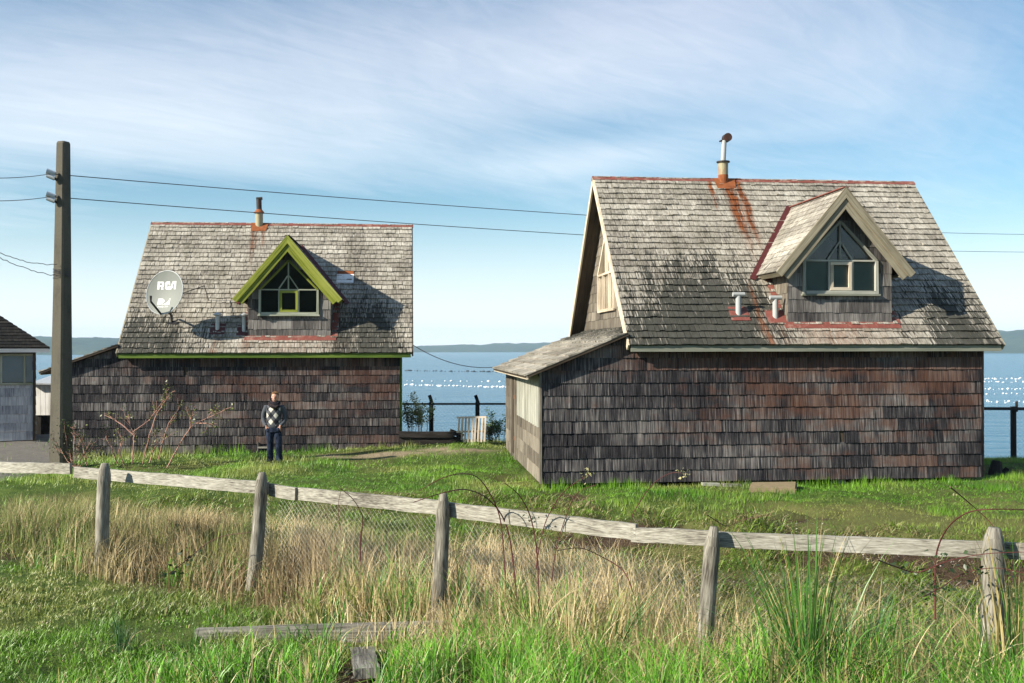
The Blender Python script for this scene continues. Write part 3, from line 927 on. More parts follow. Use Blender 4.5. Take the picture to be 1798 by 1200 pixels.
    # ---- vents
    for (va, vz, vh, kind) in P['vents']:
        vb = rb(vz); e = empty('roof_vent', (0, 0, 0)); e.parent = H
        m = MB(); v_ = vb / cs
        m.prism([(va - .2, v_ - .2), (va + .22, v_ - .2), (va + .22, v_ + .22), (va - .2, v_ + .22)], arr(0, 0, ze), U, V1, N1, .024, .032, .5)
        m.build('vent_flashing', M_redd if kind == 'grey' else M_red, roof).parent = e
        m = MB()
        rr = .060
        m.tube([(va, vb, vz - .03), (va, vb, vz + vh)], rr, 14)
        if kind == 'tee':
            m.tube([(va - .13, vb - .02, vz + vh + .02), (va + .13, vb - .02, vz + vh + .02)], .048, 14)
        else:
            m.tube([(va, vb, vz + vh), (va, vb, vz + vh + .02), (va, vb, vz + vh + .05), (va, vb, vz + vh + .10)], [.075, .13, .13, .03], 14)
        m.build('vent_pipe', M_pipew if kind != 'grey' else M_galv, e, smooth=False)
    # ---- chimney
    ca = P['chim']; cb = RR - .06
    ch = empty('chimney', (0, 0, 0)); ch.parent = H
    m = MB(); v_ = sl - .02
    m.prism([(ca - .22, v_ - .40), (ca + .24, v_ - .40), (ca + .30, v_ + .01), (ca - .25, v_ + .01)], arr(0, 0, ze), U, V1, N1, .04, .048, .5)
    m.build('chimney_flashing', M_rust, ch)
    m = MB()
    if P['chtype'] == 'tall':
        m.tube([(ca, cb, zr - .12), (ca, cb, zr + .10)], .125, 18); m.build('chimney_base', M_rust, ch)
        m = MB(); m.tube([(ca, cb, zr + .10), (ca, cb, zr + .42)], .122, 18); m.build('chimney_pipe', M_pipey, ch)
        m = MB(); m.tube([(ca, cb, zr + .41), (ca, cb, zr + .44)], .165, 18); m.build('collar', M_black, ch)
        m = MB(); m.tube([(ca + .0, cb, zr + .43), (ca + .03, cb, zr + .96)], .062, 14); m.build('flue_pipe', M_pipew, ch)
        m = MB(); m.tube([(ca - .10, cb - .02, zr + .93), (ca + .14, cb + .02, zr + 1.03)], [.02, .028], 8)
        m.tube([(ca + .10, cb - .09, zr + 1.03), (ca + .10, cb + .1, zr + 1.03)], .105, 16); m.build('chimney_cap', M_black, ch)
    else:
        m.tube([(ca, cb, zr - .12), (ca, cb, zr + .34)], .12, 18); m.build('chimney_pipe', M_pipey, ch)
        m = MB(); m.tube([(ca, cb, zr + .33), (ca, cb, zr + .36), (ca, cb, zr + .46)], [.17, .16, .08], 18); m.build('collar', M_rust, ch)
        m = MB(); m.tube([(ca, cb, zr + .44), (ca - .01, cb, zr + .78)], .085, 14); m.build('flue_pipe', M_black, ch)
        m = MB(); m.tube([(ca - .09, cb, zr + .79), (ca + .10, cb, zr + .81)], [.05, .05], 10); m.build('chimney_cap', M_black, ch)
    # ---- sheet metal patch
    if P.get('patch'):
        pa, pz = P['patch']; vc = rb(pz) / cs
        m = MB(); m.prism([(pa - .27, vc - .27), (pa + .25, vc - .27), (pa + .25, vc + .12), (pa - .27, vc + .12)], arr(0, 0, ze), U, V1, N1, .03, .04, .5)
        m.bar(arr(pa, rb(pz) - .19, pz - .19) + N1 * .045, arr(pa, rb(pz) + .08, pz + .08) + N1 * .045, .015, .012, N1)
        m.build('roof_patch', M_shed, roof)
        m = MB(); m.prism([(pa - .26, vc + .12), (pa + .24, vc + .12), (pa + .24, vc + .27), (pa - .26, vc + .27)], arr(0, 0, ze), U, V1, N1, .028, .036, .5)
        m.build('rusty_patch_strip', M_rust, roof)
    return H


dR = dict(a0=3.56, a1=5.9, zb=3.41, ap=4.72, zp=6.29, wz0=4.05, wz1=4.77, wa0=3.92, wa1=5.55, wza=5.62, c0=4.48, c1=5.0)
dL = dict(a0=3.52, a1=5.86, zb=3.21, ap=4.67, zp=6.09, wz0=3.86, wz1=4.58, wa0=3.85, wa1=5.49, wza=5.42, c0=4.39, c1=4.95)
HR = house('shingled_house', (2.44, 21.01, 0), .1043, dict(ze=2.96, base=.07, ll=1.82, lz=2.38, lk=.41, wc=.262, roof=M_roofR, droof=M_roofR, lroof=M_roofR, wall=M_wall,
      dormer=dR, fascia=M_fasc, barge=M_cream, bargeR=M_raw, ridge=M_red, dridge=M_red, dbarge=M_raw, frame=M_white, frame2=M_white, case=M_cream, sill=M_fasc, corner=M_wall, cornerl=M_side,
      side=True, piers=(-1.5, .55, 2.6, 4.7, 6.7), curtain=M_curt, glass=M_glassc, chim=3.25, chtype='tall', vents=[(2.53, 3.60, .42, 'tee'), (3.33, 3.53, .42, 'tee')]))
tag(HR, 'nearer shingled house with raw wood dormer, rust streaked roof and tall white flue', 'house', 'weathered shingle houses')
HL = house('shingled_house', (-11.04, 28.33, 0), .1011, dict(ze=2.77, base=-.32, ll=1.78, lz=2.27, lk=.36, wc=.245, roof=M_roofL, droof=M_roofL, lroof=M_roofL, wall=M_wallL,
      dormer=dL, fascia=M_lime2, barge=M_raw, bargeR=M_under, ridge=M_red, dridge=M_under, dbarge=M_lime, frame=M_frameL, frame2=M_lime, case=M_lime, sill=M_frameL, corner=M_lime2, cornerl=M_wallL,
      side=False, piers=(), curtain=M_backing, glass=M_glass, chim=3.33, chtype='short', vents=[(2.62, 3.43, .40, 'grey'), (3.38, 3.38, .44, 'grey')], patch=(6.18, 5.06)))
tag(HL, 'farther shingled house with lime green dormer trim and a satellite dish on its roof', 'house', 'weathered shingle houses')
#MORE


# ------------------------------------------------------------------ placing helpers
FPX, CPI, CRO = 1778.7, .0063, .0014


def pt(px, py, y):
    """world point seen at photo pixel (px, py) at depth y"""
    Xp, Yp = px - 899, py - 600
    cr, sr = math.cos(CRO), math.sin(CRO)
    x, v = Xp * cr + Yp * sr, -Xp * sr + Yp * cr
    c, s = math.cos(CPI), math.sin(CPI)
    d = Vector((x / FPX, c + v / FPX * s, s - v / FPX * c))
    return Vector((0, 0, CAMZ)) + d * (y / d.y)


def G(x, y): return float(gz(x, y))


class TRI:
    """many small leaves or blades as one mesh with a colour of its own for each"""
    def __init__(s): s.V = []; s.F = []; s.C = []; s.n = 0
    def add(s, V, F, C):
        s.V.append(V.reshape(-1, 3)); s.F.append(F + s.n); s.C.append(C.reshape(-1, 3)); s.n += len(s.V[-1])
    def build(s, name, m, parent=None):
        V = np.concatenate(s.V); F = np.concatenate(s.F); C = np.concatenate(s.C)
        me = bpy.data.meshes.new(name)
        me.vertices.add(len(V)); me.vertices.foreach_set('co', V.astype(np.float32).ravel())
        me.loops.add(F.size); me.loops.foreach_set('vertex_index', F.astype(np.int32).ravel())
        me.polygons.add(len(F)); me.polygons.foreach_set('loop_start', (np.arange(len(F)) * 3).astype(np.int32))
        me.update(calc_edges=True)
        at = me.attributes.new('col', 'FLOAT_COLOR', 'POINT')
        at.data.foreach_set('color', np.concatenate([C, np.ones((len(C), 1))], 1).astype(np.float32).ravel())
        me.materials.append(m)
        return link(name, me, parent)


def blades(T, P, h, wd, ang, bend, col, seg=3, droop=0.0, tip=None, rng=RNG):
    """P (n,3) roots, h heights, wd widths, ang bend azimuth, bend horizontal reach, col (n,3)"""
    n = len(P)
    if n == 0: return
    t = np.linspace(0, 1, seg + 1)
    dx, dy = np.cos(ang), np.sin(ang)
    fa = rng.uniform(0, 2 * math.pi, n); wx, wy = np.cos(fa) * .9 - dy * .4, np.sin(fa) * .2 + dx * .4
    nv = 2 * seg + 1
    V = np.zeros((n, nv, 3)); C = np.zeros((n, nv, 3))
    tip = col * 1.12 if tip is None else tip
    for k in range(seg + 1):
        tt = t[k]
        c = np.stack([P[:, 0] + dx * bend * tt ** 1.8, P[:, 1] + dy * bend * tt ** 1.8, P[:, 2] + h * (tt - droop * tt ** 3)], -1)
        hw = wd * .5 * (1 - tt ** 1.6) * (.75 + .5 * min(1, tt * 3))
        cc = col * (1 - tt) + tip * tt
        if k < seg:
            V[:, 2 * k] = c + np.stack([wx * hw, wy * hw, 0 * hw], -1); V[:, 2 * k + 1] = c - np.stack([wx * hw, wy * hw, 0 * hw], -1)
            C[:, 2 * k] = cc; C[:, 2 * k + 1] = cc
        else: V[:, 2 * k] = c; C[:, 2 * k] = cc
    f = []
    for k in range(seg - 1): a = 2 * k; f += [(a, a + 1, a + 3), (a, a + 3, a + 2)]
    f.append((2 * seg - 2, 2 * seg - 1, 2 * seg))
    F = (np.arange(n)[:, None, None] * nv + np.array(f)[None]).reshape(-1, 3)
    T.add(V, F, C)


def leaves(T, P, size, cols, rng=RNG, flat=.4):
    """two-triangle leaves folded along the midrib"""
    n = len(P)
    if n == 0: return
    d = rng.normal(size=(n, 3)); d[:, 2] *= flat; d /= np.linalg.norm(d, axis=1)[:, None]
    u = rng.normal(size=(n, 3)); s_ = np.cross(d, u); s_ /= np.linalg.norm(s_, axis=1)[:, None]
    nn = np.cross(d, s_)
    L = size[:, None]
    V = np.stack([P, P + d * L * .45 + s_ * L * .32 + nn * L * .08, P + d * L, P + d * L * .45 - s_ * L * .32 + nn * L * .08], 1)
    F = (np.arange(n)[:, None, None] * 4 + np.array([(0, 1, 2), (0, 2, 3)])[None]).reshape(-1, 3)
    T.add(V, F, np.repeat(cols[:, None], 4, 1))


def lerpc(a, b, t): return np.array(a)[None] * (1 - t[:, None]) + np.array(b)[None] * t[:, None]


# ------------------------------------------------------------------ satellite dish on the left house roof
def hl(p):                       # house L local -> world
    return HL.matrix_basis @ Vector(p)


HL.matrix_basis  # (location and rotation only)
foot = hl((1.30, .80, 2.77 + 1.0474 * .80 + .03))
cen = pt(289, 512, 28.5)
nrm = (Vector((-.30, -.92, .20))).normalized()      # the way the dish looks
sd_ = nrm.cross(Vector((0, 0, 1))).normalized() * -1; up_ = sd_.cross(nrm).normalized()
if up_.z < 0: up_ = -up_
if sd_.x < 0: sd_ = -sd_
DI = empty('satellite_dish', foot)
tag(DI, 'big grey satellite dish with white lettering standing on the farther house roof', 'satellite dish')
def dl_(u, v, k): return cen + sd_ * u + up_ * v + nrm * k - foot
RX, RY = .60, .635
m = MB(); nr, na_ = 8, 40
def dsh(r): return .08 * (r * r - 1)
for i in range(nr):
    for j in range(na_):
        q = []
        for (a, b_) in ((i, j), (i + 1, j), (i + 1, j + 1), (i, j + 1)):
            r = a / nr; t = 2 * math.pi * b_ / na_
            q.append(dl_(RX * r * math.cos(t), RY * r * math.sin(t), dsh(r)))
        if i == 0: q = [q[0], q[1], q[2]]
        m.face(q, None, .5)
        m.face([p - nrm * .012 for p in q][::-1], None, .5)
m.build('reflector', M_dish, DI, smooth=True)
m = MB(); m.tube([dl_(RX * math.cos(t), RY * math.sin(t), -.003) for t in [2 * math.pi * k / 40 for k in range(41)]], .012, 6)
m.build('rim', M_galv, DI)
m = MB(); a_, b_ = dl_(-.02, -RY, -.02), pt(265, 528, cen.y - .42) - foot
m.bar(a_, b_, .035, .05, nrm); m.build('feed_arm', M_dark, DI)
m = MB(); m.tube([b_ + Vector((0, 0, -.03)), b_ + Vector((.0, 0, .16))], [.022, .035], 10); m.build('feed_horn', M_dark, DI)
m = MB(); m.tube([Vector((0, 0, 0)), Vector((-.02, 0, .22)), dl_(.05, -.48, -.17)], .035, 10)
m.tube([dl_(.05, -.48, -.17), dl_(0.02, -.1, -.16)], .045, 8); m.build('mast', M_dark, DI)
m = MB(); m.bar(Vector((-.12, 0, 0)), Vector((.16, 0, 0)), .14, .02, Vector((0, -.72, .69))); m.build('foot_plate', M_dark, DI)
m = MB()
sp = hl((2.22, 1.42, 2.77 + 1.0474 * 1.42 + .05)) - foot
m.tube([dl_(.30, -.05, -.16), sp + Vector((-.05, -.25, .42))], .012, 6); m.build('strut', M_dark, DI)
m = MB(); m.tube([sp + Vector((-.05, -.25, .42)), sp], .012, 6); m.build('strut', M_dark, DI)
# white print: polygons in (u, v) of the dish face
def pr(u, v):
    r = math.hypot(u / RX, v / RY); return dl_(u, v, dsh(r) + .004)
def printed(name, polys):
    m = MB()
    for P in polys:
        m.face([pr(*p) for p in P], None, .5)
    m.build(name, M_logo, DI)
def q4(x0, y0, x1, y1, sk=0): return [(x0, y0), (x1, y0), (x1 + sk, y1), (x0 + sk, y1)]
LX, LY, LH = -.30, .10, .185
Rg = [[(0, 0), (.058, 0), (.058, .185), (0, .185)], [(.058, .145), (.165, .145), (.150, .185), (.058, .185)], [(.118, .10), (.172, .10), (.172, .15), (.118, .15)], [(.058, .068), (.165, .068), (.172, .105), (.058, .105)], [(.100, 0), (.168, 0), (.150, .07), (.100, .07)]]
Cg = [[(.205, .02), (.262, .02), (.262, .165), (.205, .165)], [(.215, .125), (.34, .125), (.33, .185), (.23, .185)], [(.23, 0), (.33, 0), (.34, .06), (.215, .06)], [(.30, .105), (.34, .105), (.34, .13), (.30, .13)], [(.30, .055), (.34, .055), (.34, .085), (.30, .085)]]
Ag = [[(.335, 0), (.395, 0), (.47, .185), (.42, .185)], [(.42, .0 + .03), (.44, .03), (.44, .085), (.42, .06)], [(.47, 0), (.53, 0), (.53, .185), (.47, .185)]]
printed('letter_r', [[(LX + x * 1.2, LY + y * 1.25) for x, y in p] for p in Rg])
printed('letter_c', [[(LX + x * 1.2, LY + y * 1.25) for x, y in p] for p in Cg])
printed('letter_a', [[(LX + x * 1.2 - .01, LY + y * 1.25) for x, y in p] for p in Ag])
EX, EY = -.22, -.35
D1 = [(0, 0), (.05, 0)] + [(.05 + .16 * math.sin(t), .0 + .18 * (1 - math.cos(t)) / 1.0 * 1.0) for t in (.3, .6, .9, 1.2)] + [(.17, .19), (0, .19)]
arc = [(.10 + .115 * math.cos(t), .075 + .115 * math.sin(t)) for t in np.linspace(-.2, 1.57, 9)]
Dp = [(0, .0), (.07, .0), (.13, .02), (.185, .06), (.215, .10)] + [(.205, .14), (.17, .172), (.12, .19), (0, .19)]
Sw = [(.12, .0), (.40, .0), (.40, .19), (.37, .19), (.355, .14), (.32, .09), (.26, .05), (.19, .018)]
printed('emblem', [[(EX + x, EY + y) for x, y in Dp], [(EX + x, EY + y) for x, y in Sw]])
# the small word under the emblem
FONT = {'D': ('110', '101', '101', '101', '110'), 'I': ('1', '1', '1', '1', '1'), 'R': ('110', '101', '110', '101', '101'), 'E': ('111', '100', '110', '100', '111'),
        'C': ('011', '100', '100', '100', '011'), 'T': ('111', '010', '010', '010', '010'), 'V': ('101', '101', '101', '101', '010')}
pl_ = []; cx_ = EX + .03
for ch_ in 'DIRECTV':
    g_ = FONT[ch_]
    for r_i, row in enumerate(g_):
        for c_i, b1_ in enumerate(row):
            if b1_ == '1': x0 = cx_ + c_i * .0135; y0 = EY - .03 - r_i * .010; pl_.append(q4(x0, y0 - .010, x0 + .0135, y0))
    cx_ += (len(g_[0]) + 1) * .0135
printed('small_lettering', pl_)

# ------------------------------------------------------------------ utility pole
PX, PY = -10.95, 24.6
pz = G(PX, PY) - .3
UP = empty('utility_pole', (PX, PY, pz))
tag(UP, 'tall tapered concrete utility pole with porcelain insulators beside the farther house', 'utility pole')
m = MB()
N_ = 14; hgt = 7.87 - pz
def sq(z, s): 
    a = R_(24)
    out = []
    for k in range(4):
        t = a + k * math.pi / 2
        for e in (-.13, .13): out.append(Vector((s * math.cos(t + e) + .05 * (z / hgt), s * math.sin(t + e), z)))
    return out
for k in range(N_):
    z0, z1 = hgt * k / N_, hgt * (k + 1) / N_
    r0, r1 = .275 - .12 * k / N_, .275 - .12 * (k + 1) / N_
    A, B = sq(z0, r0), sq(z1, r1)
    for i in range(8):
        j = (i + 1) % 8; m.face([A[i], A[j], B[j], B[i]], None, .5)
T_ = sq(hgt, .155); T2 = sq(hgt + .05, .13)
for i in range(8): m.face([T_[i], T_[(i + 1) % 8], T2[(i + 1) % 8], T2[i]], None, .5)
m.face(T2, None, .5)
m.build('shaft', M_conc, UP)
def polept(px, py, off=(0, 0, 0)): return pt(px, py, PY) - Vector((PX, PY, pz)) + Vector(off)
for z in (7.52, 5.88, 5.34, 4.82, 4.30):
    m = MB(); zz = z - pz; s_ = .275 - .12 * zz / hgt
    c_ = Vector((-s_ * .5 + .05 * zz / hgt, -s_ * .5, zz)); m.tube([c_ + Vector((.02, .02, 0)), c_ + Vector((-.006, -.006, 0))], .022, 10); m.build('bolt_hole', M_black, UP)
for py_, zz in ((305, 7.11), (345, 6.56)):
    z = zz - pz
    e = empty('insulator', (-.17, -.22, z)); e.parent = UP
    m = MB(); m.tube([(.12, .16, -.16), (0, 0, -.02)], .03, 6); m.build('bracket', M_dark, e)
    m = MB(); m.tube([(-.07, -.03, -.05), (.10, .03, -.10)], [.05, .07], 12); m.tube([(-.07, -.05, .05), (.10, .03, .0)], [.07, .05], 12); m.build('spool', M_porc, e)
    m = MB(); m.tube([(-.09, -.04, .0), (.12, .06, .03)], .035, 8); m.build('clamp', M_galv, e)
m = MB()
for k in range(5):
    z = 4.62 - pz + k * .05; s_ = .285 - .12 * z / hgt
    m.tube([Vector((s_ * math.cos(t) * .95 + .02, s_ * math.sin(t) * .95, z + .03 * math.sin(t * 1.5 + k))) for t in np.linspace(0, 6.28, 17)], .007, 4)
m.build('wire_wrapping', M_wire, UP)


def cable(name, a, b, sag, rad, m_, label, cat='cable', n=24, wig=0.0):
    a, b = Vector(a), Vector(b); o = a.copy(); mb = MB(); pts = []
    for k in range(n + 1):
        t = k / n; p = a.lerp(b, t) - Vector((0, 0, sag * 4 * t * (1 - t)))
        if wig and 0 < k < n: p += Vector((random.uniform(-wig, wig), 0, random.uniform(-wig, wig)))
        pts.append(p - o)
    mb.tube(pts, rad, 5)
    ob = mb.build(name, m_); ob.location = o
    return tag(ob, label, cat, 'overhead wires')


cable('power_cable', (-11.08, 24.4, 7.10), (30, 55, 9.0), .35, .011, M_wire, 'upper power line running right from the pole behind the nearer house')
cable('power_cable', (-11.08, 24.4, 6.55), (30, 55, 8.05), .35, .011, M_wire, 'lower power line running right from the pole behind the nearer house')
cable('power_cable', (-11.12, 24.38, 7.10), pt(-60, 309, 19), .05, .008, M_wire, 'upper power line leaving the pole towards the left edge')
cable('power_cable', (-11.12, 24.38, 6.55), pt(-60, 349, 19), .05, .008, M_wire, 'lower power line leaving the pole towards the left edge')
cable('phone_cable', pt(100, 462, 24.4), pt(-30, 428, 21), .12, .008, M_wire, 'upper of two slack crinkled cables tied to the pole', wig=.02)
cable('phone_cable', pt(100, 482, 24.4), pt(-30, 434, 21), .10, .008, M_wire, 'lower of two slack crinkled cables tied to the pole', wig=.02)
cable('phone_cable', pt(724, 605, 29.3), pt(892, 641, 30.2), .30, .011, M_wire, 'thin sagging cable slung between the two shingled houses')

# ------------------------------------------------------------------ cabin and shed at far left
CB = empty('cabin', (-15.62, 33.2, -.05), R_(26))
tag(CB, 'dark roofed cabin with faded white shingle walls cut by the left edge', 'cabin')
m = MB(); m.bar((-5.2, .0, -.3), (-.02, .0, -.3), .01, .01); m = MB()
wz = 2.95
m.box(-5, 0, .08, 5, -.4, 2.85, .5); m.build('core_wall', M_under, CB)
m = MB(); hole_ = [[(-1.75, 1.78), (-.10, 1.78), (-.10, 2.80), (-1.75, 2.80)]]
shingles(m, arr(0, 0.07, 0), AX, CZ, -BY, [(-5, -.05), (0, -.05), (0, 2.72), (-5, 2.72)], .285, .25, .5, .016, holes=hole_); m.build('front_wall', M_cabin, CB)
m = MB(); shingles(m, arr(0.01, 0, 0), BY, CZ, AX, [(.08, -.05), (5, -.05), (5, 2.72), (.08, 2.72)], .285, .25, .5, .016); m.build('side_wall', M_cabin, CB)
m = MB()
for q in (((-1.76, 0.03, 1.80), (-.02, .03, 1.80)), ((-1.76, .03, 2.74), (-.02, .03, 2.74))): m.bar(*q, .06, .07, CZ)
for x_ in (-1.72, -1.0, -.32): m.bar((x_, .03, 1.82), (x_, .03, 2.72), .06, .05, BY)
wf_ = m.build('window_frame', M_frameL, CB)
m = MB(); m.box(-1.72, -.05, .055, .065, 1.82, 2.72, .5); m.build('pane', M_glassc, wf_)
for x0_, x1_ in ((-1.7, -1.02), (-.98, -.35), (-.30, -.08)):
    m = MB(); m.box(x0_, x1_, .07, .078, 1.85, 2.7, .5); m.build('curtain', M_curtw, wf_)
m = MB(); m.bar((-.03, .03, -.2), (-.03, .03, 2.85), .09, .09, BY); m.build('corner_post', M_under, CB)
m = MB(); m.bar((-5.3, -.28, 2.90), (.40, -.28, 2.90), .04, .16, CZ); m.build('fascia_board', M_shed, CB)
m = MB(); m.bar((.38, -.26, 2.90), (.38, 5.3, 2.90), .04, .14, CZ); m.build('fascia_board', M_shed, CB)
hp = MB()
k_ = .72; O_ = arr(.42, -.32, 2.97)
Vf = Vector((0, 1, k_)).normalized(); Nf = Vector((0, -k_, 1)).normalized(); lf = 2.9
ph_ = [(-5.9, 0), (0, 0), (-lf / math.hypot(1, k_) * 1.0, lf), (-5.9 + .0, lf)]
shingles(hp, O_, AX, Vf, Nf, ph_, .17, .16, .3, .02, wav=.006)
hp.prism(ph_, O_, AX, Vf, Nf, -.05, -.004, .5)
Vs = Vector((-1, 0, k_)).normalized(); Ns = Vector((k_, 0, 1)).normalized()
ps_ = [(0, 0), (5.8, 0), (5.8, lf), (lf / math.hypot(1, k_), lf)]
shingles(hp, O_, BY, Vs, Ns, ps_, .17, .16, .3, .02, wav=.006)
hp.prism(ps_, O_, BY, Vs, Ns, -.05, -.004, .5)
hp.build('roof', M_cabroof, CB)

SH = empty('shed', pt(94, 779, 38.5), R_(2)); SH.location.z = -1.1
tag(SH, 'small white boarded outbuilding on dark stilts between the cabin and the pole', 'shed')
sx_ = 0.0
def z_at(py): return pt(80, py, 38.5).z + 1.1
m = MB()
zb_, zt_ = z_at(727), z_at(672)
for i in range(11):
    x0 = -.70 + i * .2
    m.bar((x0 + .1, 0, zb_), (x0 + .1, 0, zt_), .19, .03, BY, r=random.random())
m.build('front_wall', M_shed, SH)
m = MB(); m.box(-.7, 1.5, .03, 2.6, zb_, zt_, .5); m.build('core_wall', M_shed, SH)
m = MB(); m.bar((.4, -.25, zt_ + .0), (.4, 2.9, zt_ + .38), 2.5, .05, CZ); m.build('roof', M_galv, SH)
for x_ in (-.6, .4, 1.4):
    m = MB(); m.box(x_ - .09, x_ + .09, .05, .25, -1.0, zb_, .5); m.build('stilt', M_darkbeam, SH)
m = MB(); m.box(-.7, 1.5, .3, .36, -1.0, zb_ - .02, .5); m.build('skirt_board', M_darkbeam, SH)

# ------------------------------------------------------------------ back fence along the shore
BF = empty('shore_fence', (0, 31.8, 0))
tag(BF, 'dark shore fence of cranked posts, top rail and wire netting behind the houses', 'fence')
bfx = [(-16.5, 33.5), (-13.2, 33.2), (-10, 33), (pt(757, 700, 31.8).x, 31.8), (pt(838, 700, 31.8).x, 31.8), (2.3, 31.7), (5.8, 31.6), (9.4, 31.4), (12.2, 31.2), (pt(1779, 760, 31).x, 31.0), (19.0, 30.6)]
for i, (x_, y_) in enumerate(bfx):
    if i in (0, 1, 2, 5, 6, 7): continue
    zt_ = pt(800, 709, 31.8).z if x_ < 2 else pt(1780, 720, 31).z
    g_ = G(x_, y_) - .4
    m = MB(); w_ = .13
    if i != 8:
        m.bar((x_, y_ - 31.8, g_), (x_, y_ - 31.8, zt_ + .06), w_, .12, BY)
        m.build('post', M_darkbeam, BF)
        m = MB()
        if x_ < 5: m.bar((x_ + .05, y_ - 31.8, zt_ - .05), (x_ - .06, y_ - 31.8, zt_ + .27), .10, .10, BY)
        else: m.bar((x_ + .10, y_ - 31.8, zt_ - .1), (x_ + .10, y_ - 31.8, zt_ + .22), .05, .08, BY)
        m.build('post_arm', M_darkbeam, BF)
for (i0, i1) in ((2, 5), (8, 10)):
    A_, B_ = bfx[i0], bfx[i1]
    zt_ = pt(800, 709, 31.8).z if i0 == 2 else pt(1780, 720, 31).z
    if i0 == 2: A_ = (-4.2, 31.8)
    m = MB(); m.bar((A_[0], A_[1] - 31.87, zt_), (B_[0], B_[1] - 31.87, zt_), .05, .06 if i0 == 2 else .09, CZ); m.build('rail', M_dark if i0 == 2 else M_darkbeam, BF)
    m = MB(); L_ = abs(B_[0] - A_[0]); zc = G((A_[0] + B_[0]) / 2, 31.5)
    hN = zt_ - zc; sp_ = .13
    k = -hN
    while k < L_:
        for sg in (1, -1):
            u0, u1 = k, k + hN; v0, v1 = (0, hN) if sg > 0 else (hN, 0)
            if u0 < 0: v0 = v0 + (v1 - v0) * (-u0) / hN; u0 = 0
            if u1 > L_: v1 = v0 + (v1 - v0) * (L_ - u0) / (u1 - u0); u1 = L_
            if u1 - u0 > .02: m.bar((A_[0] + u0, A_[1] - 31.84, zc + v0), (A_[0] + u1, A_[1] - 31.84, zc + v1), .0022, .0022, BY)
        k += sp_
    m.build('wire_netting', M_wire, BF)

# ------------------------------------------------------------------ black timbers, pallet
TW = empty('timber_wall', pt(757, 790, 29.3)); TW.location.z = 0
tag(TW, 'low wall of stacked blackened timbers in the gap between the houses', 'timber wall')
for i, (x0, x1, z, dy) in enumerate(((700, 798, 762, 0), (700, 812, 771, .06), (700, 806, 781, .0), (700, 800, 791, .05))):
    a_, b_ = pt(x0, z, 29.3) - TW.location, pt(x1, z + 1, 29.4) - TW.location
    m = MB(); m.bar(a_ + BY * dy, b_ + BY * dy, .2, .165, CZ, seg=3, wob=.012); m.build('timber', M_darkbeam, TW)
m = MB(); m.bar(pt(790, 757, 29.5) - TW.location, pt(812, 766, 29.6) - TW.location, .16, .14, CZ); m.build('timber', M_darkbeam, TW)

PL = empty('pallet', pt(826, 776, 29.2))
tag(PL, 'pale wooden pallet standing on edge in the gap between the houses', 'pallet')
lean = Vector((0, .16, 1)).normalized()
W_ = .86; Hh = .72
ox_ = pt(801, 776, 29.2).x - PL.location.x
for i in range(9):
    m = MB(); x_ = ox_ + .05 + i * (W_ - .1) / 8 + random.uniform(-.006, .006)
    bot = (.0 if i > 1 else .27)
    m.bar(Vector((x_, -.035, 0)) + lean * (bot + random.uniform(-.01, .01)), Vector((x_ + .03, -.035, 0)) + lean * (Hh - .02), .052, .018, BY); m.build('slat', M_pallet, PL)
for h_ in (.03, .29, .70):
    m = MB(); x0 = ox_ + (.18 if h_ < .1 else 0)
    m.bar(Vector((x0, 0.012, 0)) + lean * h_, Vector((ox_ + W_, .012, 0)) + lean * (h_ + .015), .05, .055 if h_ > .1 else .04, CZ)
    m.build('cross_rail', M_pallet, PL)
for i in range(9):
    m = MB(); x_ = ox_ + .05 + i * (W_ - .1) / 8
    m.bar(Vector((x_, .06, 0)) + lean * .05, Vector((x_ + .03, .06, 0)) + lean * (Hh - .04), .05, .016, BY)
    if i % 2: m.build('slat', M_pallet, PL)

# ------------------------------------------------------------------ concrete block, stump, boards
bx, by = 5.30, 20.55
BK = MB(); BK.box(-.46, .46, -.30, .30, -.25, .22)
import bmesh
def soften(o, w_, seg=2, jit=0.0, sub=0):
    bm = bmesh.new(); bm.from_mesh(o.data)
    bmesh.ops.remove_doubles(bm, verts=bm.verts, dist=1e-5)
    if sub: bmesh.ops.subdivide_edges(bm, edges=bm.edges, cuts=sub, use_grid_fill=True)
    if jit:
        for v in bm.verts: v.co += Vector((random.uniform(-jit, jit), random.uniform(-jit, jit), random.uniform(-jit, jit)))
    if w_: bmesh.ops.bevel(bm, geom=bm.edges, offset=w_, segments=seg, affect='EDGES')
    bm.to_mesh(o.data); bm.free()
ob = BK.build('concrete_block', M_conb); soften(ob, .025, 2)
ob.location = (bx, by, G(bx, by) - .10); ob.rotation_euler = (.10, -.05, -.30)
tag(ob, 'squat weathered stone coloured block lying on the lawn before the nearer house', 'block')
m = MB(); m.tube([(0, 0, -.2), (.0, 0, .12), (.03, 0, .34)], [.2, .15, .11], 9); m.tube([(.12, 0, -.1), (.28, 0, .16)], [.14, .05], 7)
ob = m.build('tree_stump', M_darkbeam); soften(ob, 0, 0, .02); sx2, sy2 = 11.25, 23.6
ob.location = (sx2, sy2, G(sx2, sy2)); tag(ob, 'dark broken stump in the shade beyond the nearer house', 'stump')
for k, (px1, px2, py_, lab) in enumerate(((1232, 1262, 851, 'short white board lying just under the nearer house wall'), (1268, 1300, 853, 'dull grey board end under the nearer house, right of the white one'))):
    a_, b_ = pt(px1, py_, 21.25), pt(px2, py_ + 1, 21.3)
    m = MB(); m.bar(-(b_ - a_) / 2, (b_ - a_) / 2, .12, .06, CZ)
    ob = m.build('loose_board', M_white if k == 0 else M_beam); ob.location = (a_ + b_) / 2; tag(ob, lab, 'board')
a_ = hl((3.98, .17, -.02)); m = MB()
m.bar((-.16, 0, 0), (.16, 0, 0), .03, .05, CZ)
for x_ in (-.16, .17): m.bar((x_, 0, -.1), (x_, 0, .16), .03, .02, BY)
